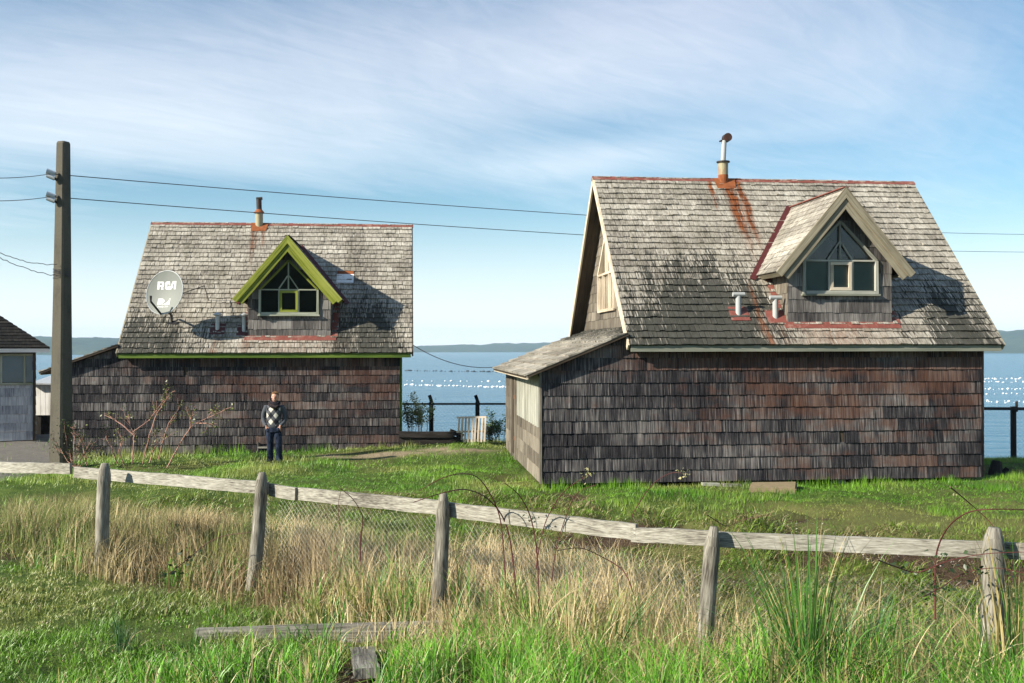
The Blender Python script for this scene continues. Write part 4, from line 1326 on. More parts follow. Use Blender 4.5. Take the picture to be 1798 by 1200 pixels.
ob = m.build('vent_grille', M_beam, HL); ob.location = (3.98, .205, .06)

def timber(name, a, b, w_, h_, label, m_=None):
    a, b = Vector(a), Vector(b); c_ = (a + b) / 2
    m = MB(); m.bar(a - c_, b - c_, w_, h_, CZ, seg=8, wob=.006); ob = m.build(name, m_ or M_beam); ob.location = c_
    return tag(ob, label, 'timber')
z0 = G(-1.5, 10.2)
timber('squared_timber', (-3.25, 10.45, z0 + .01), (-.70, 10.28, z0 + .13), .10, .18, 'long grey squared timber half sunk in the foreground grass')
timber('short_plank', (-1.43, 9.66, z0 + .10), (-1.26, 8.80, z0 + .17), .22, .09, 'short grey plank butting against the long timber in the grass')

# ------------------------------------------------------------------ roadside fence
RF = empty('paddock_fence', (-.74, 10.65, 0))
tag(RF, 'bleached wooden rail fence with rounded posts crossing the foreground', 'fence')
base_ = Vector((-.74, 10.65, 0))
posts = [((185, 812), (173, 1010), 13.4, .088), ((461, 829), (441, 1035), 12.3, .082), ((776, 866), (772, 1010), 10.65, .077), ((1252, 926), (1238, 1130), 8.87, .072), ((1745, 929), (1743, 1140), 8.24, .094)]
for (tp, bp, d_, rad) in posts:
    t_ = pt(*tp, d_); b_ = pt(*bp, d_); dv = (b_ - t_) / abs(b_.z - t_.z)
    b_ = t_ + dv * (t_.z - G(b_.x, d_) + .3)
    m = MB(); n_ = 22; pts_ = []; rr_ = []
    for k in range(n_ + 1):
        t = k / n_; p = b_.lerp(t_, t) - base_
        p += Vector((math.sin(t * 4 + d_) * .012, 0, 0))
        pts_.append(p); rr_.append(rad * (1.06 - .12 * t))
    pts_ += [pts_[-1] + Vector((0, 0, .0)), ]
    rr_ = rr_[:-4] + [rad * .98, rad * .93, rad * .78, rad * .48][:4] + [0.01]
    m.tube(pts_, rr_, 11)
    ob = m.build('post', M_post, RF, smooth=True)
    me = ob.data
    for v in me.vertices:
        c_ = math.atan2(v.co.y - (pts_[n_ // 2].y), v.co.x - pts_[n_ // 2].x)
        kx = math.sin(c_ * 3 + d_) * .05 + math.sin(c_ * 7 + v.co.z * 3) * .03
        ax_ = pts_[0].lerp(pts_[n_], min(1, max(0, (v.co.z - pts_[0].z) / (pts_[n_].z - pts_[0].z + 1e-6))))
        v.co.x = ax_.x + (v.co.x - ax_.x) * (1 + kx); v.co.y = ax_.y + (v.co.y - ax_.y) * (1 + kx)
railpx = [(-60, 819, 14.9, 117, 823, 13.95, 0), (124, 829, 13.95, 466, 859, 12.3, 0), (470, 861, 12.28, 516, 869, 12.02, -.02), (521, 869, 12.02, 782, 896, 10.62, 0), (786, 898, 10.6, 1120, 940, 9.3, 0), (1112, 945, 9.3, 1262, 952, 8.84, .03), (1264, 953, 8.84, 1750, 973, 8.22, 0), (1752, 973, 8.22, 1900, 981, 8.05, 0)]
for (x0, y0, d0, x1, y1, d1, oy) in railpx:
    a_, b_ = pt(x0, y0, d0) + BY * (.13 + oy), pt(x1, y1, d1) + BY * (.13 + oy)
    m = MB(); m.bar(a_ - base_, b_ - base_, .045, .150 if d0 > 10 else .132, CZ, seg=max(2, int((b_ - a_).length / .16)), wob=.005)
    m.build('rail', M_rail, RF)
# netting under the rail
m = MB()
F2 = [(-3.08, 12.5), (-.74, 10.85), (1.74, 9.07), (3.94, 8.44), (4.8, 8.25)]
for (xa, ya), (xb, yb_) in zip(F2[:-1], F2[1:]):
    L_ = math.hypot(xb - xa, yb_ - ya); hN = 1.02; k = -hN
    g0, g1 = G(xa, ya), G(xb, yb_)
    while k < L_:
        for sg in (1, -1):
            u0, u1 = k, k + hN; v0, v1 = (0, hN) if sg > 0 else (hN, 0)
            if u0 < 0: v0 = v0 + (v1 - v0) * (-u0) / hN; u0 = 0
            if u1 > L_: v1 = v0 + (v1 - v0) * (L_ - u0) / (u1 - u0); u1 = L_
            if u1 - u0 > .02:
                f0, f1 = u0 / L_, u1 / L_
                m.bar((xa + (xb - xa) * f0 - base_.x, ya + (yb_ - ya) * f0 - base_.y, .08 + g0 + (g1 - g0) * f0 + v0), (xa + (xb - xa) * f1 - base_.x, ya + (yb_ - ya) * f1 - base_.y, .08 + g0 + (g1 - g0) * f1 + v1), .0013, .0013, BY)
        k += .07
m.build('wire_netting', M_wirel, RF)

# ------------------------------------------------------------------ mussel farm buoys
def ball(name, m_, r, sq_=.8):
    bm = bmesh.new(); bmesh.ops.create_uvsphere(bm, u_segments=10, v_segments=6, radius=r)
    for v in bm.verts: v.co.z *= sq_; v.co.x *= 1.3
    me = bpy.data.meshes.new(name); bm.to_mesh(me); bm.free(); me.materials.append(m_); return me
bw, bd = ball('float_buoy', M_buoyw, .46), ball('float_buoy', M_buoyd, .48)
def yrow(px, py):
    d = pt(px, py, 1.0) - Vector((0, 0, CAMZ)); t = (SEA - CAMZ) / d.z; return Vector((0, 0, CAMZ)) + d * t
def row(x0, x1, py0, py1, n_, me, label, grp, jx=1.2, jy=.6, sc=1.0):
    for i in range(n_):
        t = (i + random.uniform(-.3, .3)) / max(1, n_ - 1)
        p = yrow(x0 + (x1 - x0) * t + random.uniform(-jx, jx), py0 + (py1 - py0) * t + random.uniform(-jy, jy))
        o = bpy.data.objects.new('float_buoy', me); COL.objects.link(o); o.location = (p.x, p.y, SEA + .1)
        s_ = sc * random.choice((.55, .75, 1.0, 1.0, 1.4)); o.scale = (s_, s_, s_); o.rotation_euler = (0, 0, random.uniform(0, 3))
        tag(o, label, 'buoy', grp)
row(711, 893, 651, 654, 34, bd, 'small dark buoy in the dotted line across the water between the houses', 'dark mussel farm buoys', .6, .3, 1.2)
row(711, 893, 669, 671, 12, bw, 'white buoy in the sparse upper line between the houses', 'sparse white buoy line', 3, .5, .75)
row(711, 893, 676, 681, 38, bw, 'white buoy in the dense lower line between the houses', 'dense white buoy line', 1.2, .7, .75)
row(711, 893, 630, 634, 14, bd, 'faint dark buoy in the farthest line between the houses', 'farthest dark buoys', 3, .2, .8)
row(1724, 1810, 668, 668, 22, bw, 'white buoy in the topmost line right of the nearer house', 'topmost right buoys', 3.5, 1.6, .55)
row(1724, 1810, 673, 674, 17, bw, 'white buoy in the second line right of the nearer house', 'second right buoys', 4, 1.4, .55)
row(1724, 1810, 686, 686, 17, bw, 'white buoy in the third line right of the nearer house', 'third right buoys', 4, 1.4, .5)
row(1724, 1810, 695, 694, 9, bw, 'white buoy in the sparse fourth line right of the nearer house', 'fourth right buoys', 2, 1.0, .45)
row(1724, 1810, 708, 710, 20, bw, 'white buoy in the nearest line right of the nearer house', 'nearest right buoys', 3.5, 2.2, .38)

# ------------------------------------------------------------------ shrubs
def stems(paths, r0, r1, parent, m_, name='branch', twigs=0, tl=.35, T=None, cols=None, lsz=(.03, .06), nl=5, up=.5):
    """main stems (world points relative to parent) with random side twigs, leaves at twig ends"""
    tips = []
    mb = MB()
    for P in paths:
        P = [Vector(p) for p in P]
        # smooth a little and add wiggle
        Q = []
        for a, b_ in zip(P[:-1], P[1:]):
            for k in range(4): Q.append(a.lerp(b_, k / 4) + Vector((random.uniform(-.008, .008), random.uniform(-.008, .008), 0)))
        Q.append(P[-1]); n_ = len(Q)
        mb.tube(Q, [r0 + (r1 - r0) * k / (n_ - 1) for k in range(n_)], 5)
        tips.append(Q[-1])
        for j in range(twigs):
            k = random.randint(n_ // 3, n_ - 1); p = Q[k]
            d = (Q[min(k + 1, n_ - 1)] - Q[k - 1]).normalized() + Vector((random.uniform(-1, 1), random.uniform(-.8, .8), random.uniform(-.2, up)))
            d.normalize(); L = tl * random.uniform(.4, 1.1)
            e = p + d * L; mid = p + d * L * .5 + Vector((0, 0, random.uniform(-.02, .05)))
            mb.tube([p, mid, e], [r1 * 1.1, r1 * .9, r1 * .5], 4); tips += [e, mid]
            if random.random() < .5:
                d2 = (d + Vector((random.uniform(-1, 1), random.uniform(-.5, .5), random.uniform(-.3, .6)))).normalized(); e2 = mid + d2 * L * .5
                mb.tube([mid, e2], [r1 * .7, r1 * .4], 4); tips.append(e2)
    mb.build(name, m_, parent)
    return tips


def leafy(tips, parent, n_each, spread, size, ca, cb, name='leaves', keep=1.0):
    T = TRI(); P = []
    for t in tips:
        if random.random() > keep: continue
        for _ in range(random.randint(max(1, n_each // 2), n_each)): P.append((t.x + random.gauss(0, spread), t.y + random.gauss(0, spread), t.z + random.gauss(0, spread)))
    P = np.array(P); k = len(P)
    leaves(T, P, RNG.uniform(size[0], size[1], k), lerpc(ca, cb, RNG.random(k)))
    return T.build(name, M_leaf, parent)


SHR = empty('shrub', (-9.3, 24.6, G(-9.3, 24.6)))
tag(SHR, 'straggly half bare shrub with pinkish stems against the farther house wall', 'shrub')
def S_(l, d=24.6, o=SHR): return [pt(x, y, d + random.uniform(-.25, .25)) - o.location for x, y in l]
pth = [S_([(231, 812), (234, 780), (234, 759), (222, 733)]), S_([(234, 762), (215, 745), (200, 735), (183, 727)]), S_([(234, 757), (246, 748), (260, 738), (276, 718), (286, 700)]),
       S_([(250, 812), (262, 762), (275, 725), (288, 705), (297, 692)]), S_([(278, 805), (286, 770), (296, 742), (313, 717)]),
       S_([(293, 820), (315, 778), (335, 748), (352, 738), (375, 728), (388, 722)]), S_([(335, 748), (333, 735), (338, 727)]), S_([(345, 742), (362, 742), (372, 745)]),
       S_([(205, 812), (196, 785), (186, 768)]), S_([(152, 815), (146, 785), (138, 762)]), S_([(217, 815), (208, 790), (214, 768)]), S_([(262, 812), (268, 790), (281, 775)])]
tips = stems(pth, .018, .006, SHR, M_stem, 'branches', twigs=6, tl=.38)
leafy(tips, SHR, 12, .06, (.03, .075), (.05, .08, .015), (.20, .22, .05), keep=.5)
SH2 = empty('shrub', (-10.7, 24.3, G(-10.7, 24.3)))
tag(SH2, 'low dark green bush growing at the foot of the concrete pole', 'shrub')
pth = [S_([(134, 822), (x0, 808), (x0 + dx * .5, 790), (x0 + dx, y1)], 24.3, SH2) for x0, dx, y1 in ((125, -12, 752), (132, 8, 765), (118, -20, 775), (140, 20, 770), (150, 10, 790), (128, 2, 745))]
tips = stems(pth, .012, .005, SH2, M_stem, 'branches', twigs=6, tl=.3)
leafy(tips, SH2, 10, .07, (.03, .06), (.02, .045, .012), (.07, .10, .025))
for cx, cy, cd, w_, h_, lab, ca, cb in ((742, 760, 30.6, 26, 62, 'sparse pale leaved bush behind the black timbers', (.20, .26, .06), (.48, .50, .18)), (722, 760, 30.9, 14, 44, 'small leafy bush beside the farther house corner above the timbers', (.16, .22, .06), (.4, .42, .15)), (880, 782, 30.0, 20, 52, 'green bush behind the rear corner of the nearer house lean-to', (.07, .16, .03), (.22, .34, .08)), (862, 782, 29.8, 16, 34, 'low tangled green bush between the pallet and the lean-to', (.03, .06, .015), (.10, .14, .04))):
    o = empty('shrub', pt(cx, cy + 14, cd)); tag(o, lab, 'shrub')
    pth = []
    for k in range(8):
        x1 = cx + random.uniform(-w_, w_); y1 = cy - h_ * random.uniform(.5, 1.0)
        pth.append([pt(cx + (x1 - cx) * .3, cy + 16, cd) - o.location, pt(cx + (x1 - cx) * .7, (cy + y1) / 2, cd) - o.location, pt(x1, y1, cd + random.uniform(-.3, .3)) - o.location])
    tips = stems(pth, .009, .003, o, M_stem, 'branches', twigs=7, tl=.22, up=1.2)
    leafy(tips, o, 8, .045, (.04, .075), ca, cb)

# ------------------------------------------------------------------ bramble canes
def spline(P, k=6):
    P = [Vector(p) for p in P]; out = []
    for i in range(len(P) - 1):
        p0, p1, p2, p3 = P[max(i - 1, 0)], P[i], P[i + 1], P[min(i + 2, len(P) - 1)]
        for j in range(k):
            t = j / k
            out.append(.5 * ((2 * p1) + (-p0 + p2) * t + (2 * p0 - 5 * p1 + 4 * p2 - p3) * t * t + (-p0 + 3 * p1 - 3 * p2 + p3) * t ** 3))
    out.append(P[-1]); return out


def cane(px, d, rad, label, lf=None, dd=0.3, cat='bramble'):
    W_ = [pt(x, y, d + dd * math.sin(i * .9)) for i, (x, y) in enumerate(px)]
    o = empty('bramble_cane', W_[0]); tag(o, label, cat, 'arching bramble canes')
    Q = spline([p - W_[0] for p in W_]); n_ = len(Q)
    m = MB(); m.tube(Q, [rad * (1 - .6 * k / n_) for k in range(n_)], 6)
    for k in range(2, n_ - 1, 1):
        dv = Vector((random.uniform(-1, 1), random.uniform(-1, 1), random.uniform(-.6, .6))).normalized()
        m.tube([Q[k], Q[k] + dv * rad * 3.2], [rad * .4, rad * .05], 3, caps=False)
    m.build('stem', M_cane, o)
    if lf:
        where, n_l, sz, ca, cb = lf
        T = TRI(); P = []
        for w_ in where:
            c = Q[min(n_ - 1, int(w_ * (n_ - 1)))]
            for _ in range(n_l): P.append((c.x + random.gauss(0, sz * .9), c.y + random.gauss(0, sz * .9), c.z + random.gauss(0, sz * .9)))
        P = np.array(P); leaves(T, P, RNG.uniform(.6 * sz, 1.25 * sz, len(P)), lerpc(ca, cb, RNG.random(len(P))), flat=.6)
        T.build('leaves', M_leaf, o)
    return o


DG, DG2 = (.016, .034, .012), (.05, .085, .03)
PY_, PY2 = (.30, .30, .14), (.45, .42, .22)
cane([(908, 1085), (900, 987), (887, 920), (860, 880), (820, 860), (775, 866), (725, 882)], 10.0, .009, 'long bramble cane bending left over the rail beside the third post')
cane([(888, 1060), (882, 950), (872, 893), (843, 843), (813, 832), (775, 840), (735, 862)], 9.9, .0075, 'higher bramble cane bending left just above the long one')
cane([(944, 1085), (943, 987), (933, 917), (913, 873), (885, 848)], 9.6, .0085, 'dark red cane rising straight then hooking left in the fence centre', ((.5, .62), 7, .035, DG, DG2))
cane([(940, 1000), (947, 957), (960, 910), (987, 867), (1010, 848), (1034, 834)], 9.5, .006, 'thin cane leaning right with a pale leaf cluster at its tip', ((.97, 1.0), 12, .035, PY, PY2) if False else ((.96, 1.0), 11, .034, (.16, .20, .05), PY2))
cane([(968, 1020), (975, 967), (993, 907), (1013, 867), (1046, 852)], 9.55, .0055, 'bare thin cane leaning right under the leaf tipped one')
cane([(1108, 950), (1108, 913), (1120, 887), (1147, 850), (1177, 832), (1203, 833)], 12.2, .007, 'reddish cane beyond the rail ending in a pale leaf cluster', ((.97, 1.0), 10, .045, (.2, .2, .08), PY2))
cane([(1110, 1040), (1093, 1003), (1053, 977), (1017, 963), (975, 968)], 9.2, .0065, 'low arching cane below the rail left of the fourth post')
cane([(637, 1050), (632, 967), (636, 915), (632, 897), (618, 875), (597, 857)], 11.2, .0075, 'red cane rising left of the third post with a hooked tip')
cane([(631, 985), (633, 933), (650, 893)], 11.15, .006, 'short red cane crossing the hooked one')
cane([(597, 930), (594, 905), (594, 880), (599, 857)], 11.3, .004, 'thin drooping cane end beside the hooked one')
cane([(296, 1006), (329, 980), (364, 952), (396, 939), (440, 934)], 11.8, .006, 'dark cane arching right between the first two posts with round leaves', ((0, .12, .22, .35), 5, .06, DG, DG2))
cane([(1641, 1090), (1641, 1013), (1645, 967), (1665, 927), (1698, 903), (1741, 897), (1810, 898)], 7.9, .0085, 'thick dark cane arching over the last span towards the right edge', ((.12, .25), 6, .05, DG, DG2))
cane([(1668, 858), (1698, 883), (1731, 913), (1750, 935)], 8.1, .006, 'straight cane sloping down to the rounded last post', ((.15,), 4, .03, (.2, .2, .08), PY2))
cane([(1540, 985), (1571, 997), (1611, 1007), (1665, 987), (1731, 975), (1810, 972)], 7.75, .006, 'leafy cane wound low around the last post', ((.3, .45, .6, .75, .9, 1.0), 7, .05, DG, DG2))
cane([(1620, 1050), (1650, 1035), (1690, 1010), (1745, 1000), (1800, 1010)], 7.7, .005, 'lower leafy cane in front of the last post', ((.1, .3, .5, .7, .9), 7, .045, DG, DG2))
cane([(1240, 905), (1275, 925), (1300, 915), (1355, 905)], 10.5, .005, 'thin cane lying over the bank beyond the fourth post')

# ------------------------------------------------------------------ grass
def inframe(x, y, mg_=.6): return (np.abs(x) < y * .512 + mg_)


def scatter(n, x0, x1, y0, y1, dens):
    x = RNG.uniform(x0, x1, n); y = RNG.uniform(y0, y1, n)
    k = (RNG.random(n) < dens(x, y)) & inframe(x, y)
    x, y = x[k], y[k]
    return np.stack([x, y, gz(x, y) - .01], -1)


def in_house(x, y):
    out = np.zeros_like(x, bool)
    for (hx, hy, yaw, al) in ((2.44, 21.01, .1043, -1.85), (-11.04, 28.33, .1011, -1.8)):
        c, s = math.cos(yaw), math.sin(yaw)
        a = (x - hx) * c + (y - hy) * s; b_ = -(x - hx) * s + (y - hy) * c
        out |= (a > al) & (a < 7.9) & (b_ > .35) & (b_ < 7.8)
    return out


def green(n, x, y, yel=.5):
    v = fbm(x * .7, y * .7, 71); t = RNG.random(n)
    c = lerpc((.045, .155, .008), (.23, .45, .035), np.clip(t * .8 + (v - .42) * 1.3, 0, 1))
    m_ = sst(.47, .72, fbm(x * .5 + 9, y * .5, 55) + yel * .18 * (RNG.random(n) - .3))
    return c * (1 - m_[:, None] * .75) + lerpc((.26, .29, .06), (.40, .37, .13), RNG.random(n)) * m_[:, None] * .75


# lawn on the shelf around the houses
def dlawn(x, y):
    s = y - edge_y(x)
    d = sst(-1.0, .2, s) * .85 + .15
    d = d * (1 - soil_shade_mask(x, y) * .93) * (1 - path_mask(x, y) * .92) * (1 - road_mask(x, y) * .985)
    d = d * (1 - in_house(x, y) * 1.0)
    return d * (.45 + .55 * sst(.30, .55, fbm(x * 1.5, y * 1.5, 81)))


T = TRI()
for (y0, y1, n_, wd, hh) in ((12, 18, 110000, .010, .075), (18, 25, 190000, .015, .075), (25, 34, 110000, .020, .085)):
    P = scatter(n_, -18, 18, y0, y1, dlawn); n_ = len(P); x, y = P[:, 0], P[:, 1]
    tall = .55 + 1.2 * sst(.45, .75, fbm(x * .9, y * .9, 91))
    near_wall = 1 + 1.0 * np.exp(-((y - (28.45 + .1 * (x + 11))) / .35) ** 2) * (x < -2.6) * sst(-14, -9, x) + .9 * np.exp(-((y - (21.1 + .1 * (x - 2.4))) / .25) ** 2) * (x > .6)
    blades(T, P, hh * tall * near_wall * RNG.uniform(.6, 1.4, n_), wd * RNG.uniform(.7, 1.3, n_), RNG.uniform(0, 6.28, n_), hh * RNG.uniform(.2, .9, n_), green(n_, x, y), seg=1)
# rank tufts dotted over the lawn
for k in range(60):
    cx, cy = random.uniform(-12, 13), random.uniform(17, 28)
    if in_house(np.array([cx]), np.array([cy]))[0] or soil_shade_mask(cx, cy) > .4: continue
    n_ = 90; P = np.stack([RNG.normal(cx, .16, n_), RNG.normal(cy, .16, n_), np.zeros(n_)], -1); P[:, 2] = gz(P[:, 0], P[:, 1])
    blades(T, P, RNG.uniform(.08, .2, n_), RNG.uniform(.007, .013, n_), RNG.uniform(0, 6.28, n_), RNG.uniform(.02, .1, n_), green(n_, P[:, 0], P[:, 1], 0) * .8, seg=2)
tag(T.build('lawn_grass', M_leaf), 'short bright green turf around the two houses', 'grass', kind='stuff')


def lush(x, y):
    f = fence_y(x) - y
    return sst(-.5, .5, x + .85 * f + .35 + 1.0 * (fbm(x * .8, y * .8, 14) - .5))


# foreground turf left of the tall grass
def dfore(x, y):
    f = fence_y(x) - y
    return sst(-.1, 1.0, f + .4 * (fbm(x, y, 5) - .5)) * (1 - .8 * lush(x, y)) * (.22 + .78 * sst(.38, .54, fbm(x * 3.2, y * 3.2, 18)))


T = TRI()
P = scatter(170000, -7.5, 1.5, 7.6, 15, dfore); n_ = len(P); x, y = P[:, 0], P[:, 1]
tall = .45 + 1.5 * sst(.42, .75, fbm(x * 1.4, y * 1.4, 92))
cc = green(n_, x, y, .8) * .82
st_ = RNG.random(n_) < .10
cc[st_] = lerpc((.24, .19, .10), (.42, .36, .21), RNG.random(st_.sum()))
blades(T, P, .078 * tall * RNG.uniform(.5, 1.6, n_), .0105 * RNG.uniform(.6, 1.4, n_), RNG.uniform(0, 6.28, n_), .05 * tall * RNG.uniform(.3, 1.6, n_), cc, seg=2, droop=.2)
for k in range(70):
    cx = random.uniform(-5.5, 0); cy = random.uniform(8.4, 12.2)
    if fence_y(cx) - cy < .2: continue
    n_ = 80; P = np.stack([RNG.normal(cx, .12, n_), RNG.normal(cy, .12, n_), np.zeros(n_)], -1); P[:, 2] = gz(P[:, 0], P[:, 1])
    blades(T, P, RNG.uniform(.06, .22, n_), RNG.uniform(.004, .008, n_), RNG.uniform(0, 6.28, n_), RNG.uniform(.04, .16, n_), green(n_, P[:, 0], P[:, 1], 0) * .8, seg=3, droop=.25)
tag(T.build('foreground_turf', M_leaf), 'rough green turf at lower left in front of the fence', 'grass', kind='stuff')

# dry standing grass along the fence
def ddry(x, y):
    f = fence_y(x) - y
    back = np.interp(x, [-9, -5, -1, 1.5, 3, 6], [4.2, 4.0, 3.4, 2.8, 1.6, 1.4])
    front = np.interp(x, [-9, -4, -2, 0, 2, 6], [.2, .5, 1.3, 1.3, .8, .9])
    n = fbm(x * .8, y * .8, 41)
    d = sst(-back - .3, -back + 1.0, f) * sst(front + .3, front - .5, f)
    holes = 1 - .85 * np.exp(-((x + 1.1) / .35) ** 2 - ((f + .1) / .8) ** 2) - .8 * np.exp(-((x - 2.3) / .5) ** 2)
    n2 = fbm(x * 2.6, y * 2.6, 43)
    return d * (.25 + .75 * sst(.34, .56, n)) * (.22 + .78 * sst(.38, .56, n2)) * np.clip(holes, 0, 1) * np.interp(x, [-9, 1.7, 2.2, 3, 6], [1, 1, .45, .5, .8])


T = TRI()
P = scatter(210000, -9, 5.4, 7.2, 19, ddry); n_ = len(P); x, y = P[:, 0], P[:, 1]
f = fence_y(x) - y
hb = np.interp(f, [-4, -2.5, -.5, .3, 1.3], [.40, .56, .74, .56, .26]) * np.interp(x, [-8, -4, -1, .5, 1.6, 3, 6], [.85, .98, 1.15, 1.45, 1.65, 1.35, 1.3])
hb *= .65 + .7 * fbm(x * 1.3, y * 1.3, 44)
v = fbm(x * .6, y * .6, 48)
base_c = lerpc((.15, .095, .048), (.74, .60, .35), np.clip(RNG.random(n_) * .75 + (v - .4), 0, 1))
gmix = (sst(.50, .66, fbm(x * .55 + 4, y * .55, 49)) + .75 * sst(-4.2, -6.5, x)) * (RNG.random(n_) < .75)
gmix = np.clip(gmix, 0, 1)[:, None]
cc = base_c * (1 - gmix) + lerpc((.055, .095, .022), (.24, .28, .08), RNG.random(n_)) * gmix
la = (fbm(x * .9, y * .9, 61) - .5) * 14 + RNG.normal(0, .8, n_)
blades(T, P, hb * RNG.uniform(.45, 1.2, n_), RNG.uniform(.0045, .0125, n_), la, hb * RNG.gamma(1.6, .22, n_), cc, seg=3, droop=.12, tip=cc * 1.15)
# loose fallen straws lying at slants
P = scatter(26000, -9, 5.2, 7.2, 17, ddry); n_ = len(P); x, y = P[:, 0], P[:, 1]; P[:, 2] += RNG.uniform(.02, .3, n_)
blades(T, P, RNG.uniform(.02, .22, n_), RNG.uniform(.005, .010, n_), RNG.uniform(0, 6.28, n_), RNG.uniform(.15, .5, n_), lerpc((.28, .22, .12), (.58, .49, .31), RNG.random(n_)), seg=3, droop=.5)
tag(T.build('dry_grass', M_dry), 'tan standing dry grass along the paddock fence', 'grass', kind='stuff')

# matted grass and litter hanging over the bank and the hollow behind the fence
def dbank(x, y):
    s = y - edge_y(x); f = fence_y(x) - y
    return sst(.9, .0, s) * sst(.3, -.3, f) * (1 - .80 * soil_shade_mask(x, y) * sst(.35, .6, fbm(x * 1.7, y * 1.7, 66)))


T = TRI()
P = scatter(150000, -8, 8.5, 8, 20, dbank); n_ = len(P); x, y = P[:, 0], P[:, 1]
v = fbm(x * .8, y * .8, 67); tt = np.clip(RNG.random(n_) * .7 + (v - .35), 0, 1)
cc = lerpc((.055, .15, .014), (.26, .37, .05), tt)
dm_ = RNG.random(n_) < (.22 + .45 * sst(.45, .62, fbm(x * .9 + 5, y * .9, 68))); cc[dm_] = lerpc((.17, .12, .06), (.42, .36, .18), RNG.random(dm_.sum()))
hh = .08 + .22 * sst(.42, .75, fbm(x * 1.6, y * 1.6, 69))
blades(T, P, hh * RNG.uniform(.4, 1.5, n_), RNG.uniform(.009, .019, n_), RNG.uniform(2.6, 6.8, n_), hh * RNG.uniform(.3, 1.6, n_), cc, seg=2, droop=.35)
tag(T.build('bank_grass', M_leaf), 'matted yellow green grass over the bank behind the fence', 'grass', kind='stuff')
# crushed shells and stones on the bare soil
T = TRI(); P = scatter(60000, -2, 9, 8, 21, lambda x, y: sst(.25, .6, soil_shade_mask(x, y)) * sst(.52, .66, fbm(x * 1.3, y * 1.3, 90))); n_ = len(P); P[:, 2] += .012
leaves(T, P, RNG.uniform(.012, .045, n_), lerpc((.22, .18, .14), (.70, .67, .60), RNG.random(n_)), flat=.3)
tag(T.build('shell_litter', M_dry), 'pale crushed shells scattered on the bare soil of the bank', 'shells', kind='stuff')

# rank green grass in front of the fence
def drank(x, y):
    f = fence_y(x) - y
    return lush(x, y) * sst(-.35, .35, f) * (.10 + .90 * sst(.40, .58, fbm(x * 2.6, y * 2.6, 77)))


T = TRI()
P = scatter(125000, -4, 5.4, 5.6, 12, drank); P = P[~((P[:, 0] > -2.5) & (P[:, 0] < -.45) & (P[:, 1] > 9.3) & (P[:, 1] < 10.5) & (RNG.random(len(P)) < .8))]; P = P[~((np.abs(P[:, 0] + 1.34) < .22) & (P[:, 1] > 7.6) & (P[:, 1] < 9.9))]; n_ = len(P); x, y = P[:, 0], P[:, 1]; f = fence_y(x) - y
ht = (1 - .62 * np.exp(-((x + 1.2) / .95) ** 2 - ((y - 9.7) / .6) ** 2)) * np.interp(f, [-.3, .5, 3], [.50, .60, .58]) * (.5 + .95 * fbm(x * 1.1, y * 1.1, 78)) * np.interp(x, [-3, 0, 2, 4.5], [.62, .9, 1.3, 1.3])
cc = lerpc((.035, .14, .010), (.20, .45, .040), np.clip(RNG.random(n_) * .8 + (fbm(x, y, 79) - .4), 0, 1))
yl = RNG.random(n_); 
cc[yl < .20] = lerpc((.30, .30, .07), (.46, .41, .16), RNG.random((yl < .20).sum()))
cc[yl < .11] = lerpc((.30, .23, .12), (.55, .45, .27), RNG.random((yl < .11).sum()))
blades(T, P, ht * RNG.uniform(.45, 1.35, n_), RNG.uniform(.006, .015, n_), RNG.uniform(-.4, 3.5, n_) + math.pi * (RNG.random(n_) < .35), ht * RNG.gamma(2.0, .17, n_), cc, seg=4, droop=.28, tip=cc * 1.2)
# tall mixed bunches, green, yellow and straw, crowding the fence line up to the rail
def bunch(cx, cy, hh, n_, pal, r=.06, sp=.5):
    P = np.stack([RNG.normal(cx, r, n_), RNG.normal(cy, r, n_), np.zeros(n_)], -1); P[:, 2] = gz(P[:, 0], P[:, 1])
    c0_ = lerpc(*PAL[pal], RNG.random(n_)); ym = RNG.random(n_) < .22; c0_[ym] = lerpc(*PAL['straw'], RNG.random(ym.sum()))
    w0, w1 = (.005, .011) if pal == 'straw' else (.008, .017)
    lean_ = random.uniform(0, 6.28)
    blades(T, P, hh * RNG.uniform(.5, 1.08, n_), RNG.uniform(w0, w1, n_), lean_ + RNG.normal(0, 1.1, n_), hh * RNG.gamma(2.0, sp * .25, n_), c0_, seg=5, droop=.22)


PAL = dict(straw=((.28, .20, .09), (.74, .60, .34)), green=((.04, .15, .014), (.18, .40, .045)), olive=((.11, .15, .03), (.36, .38, .10)))
for k in range(470):
    cx = random.uniform(-2.2, 4.9); f_ = random.uniform(-.7, 1.3); cy = fence_y(cx) - f_
    if random.random() < .55 * sst(-.6, -2.2, cx): continue
    if (abs(cx - 1.95) < .22 and f_ > -.3) or (-2.5 < cx < -.5 and 8.9 < cy < 10.5): continue
    zt_ = 1.20 if cx > 1.9 else 1.06
    hmax = (zt_ - G(cx, cy)) * (.95 - .38 * max(0, f_) / 1.3)
    bunch(cx, cy, hmax * random.uniform(.5, .98), random.randint(22, 46), random.choice(['straw', 'straw', 'olive', 'green', 'green', 'green']), sp=random.uniform(.25, .75))
for k in range(60):
    cx = random.uniform(-6.8, -2.2); f_ = random.uniform(-2.6, .5); cy = fence_y(cx) - f_
    bunch(cx, cy, random.uniform(.3, .6), random.randint(20, 40), random.choice(['olive', 'green', 'olive', 'straw']), sp=random.uniform(.5, 1.0))
for k in range(150):
    cx = random.uniform(.2, 4.8); f_ = random.uniform(.1, 2.2); cy = fence_y(cx) - f_
    bunch(cx, cy, random.uniform(.42, .72), random.randint(26, 46), random.choice(['green', 'green', 'green', 'olive']), r=.05, sp=random.uniform(.5, 1.2))
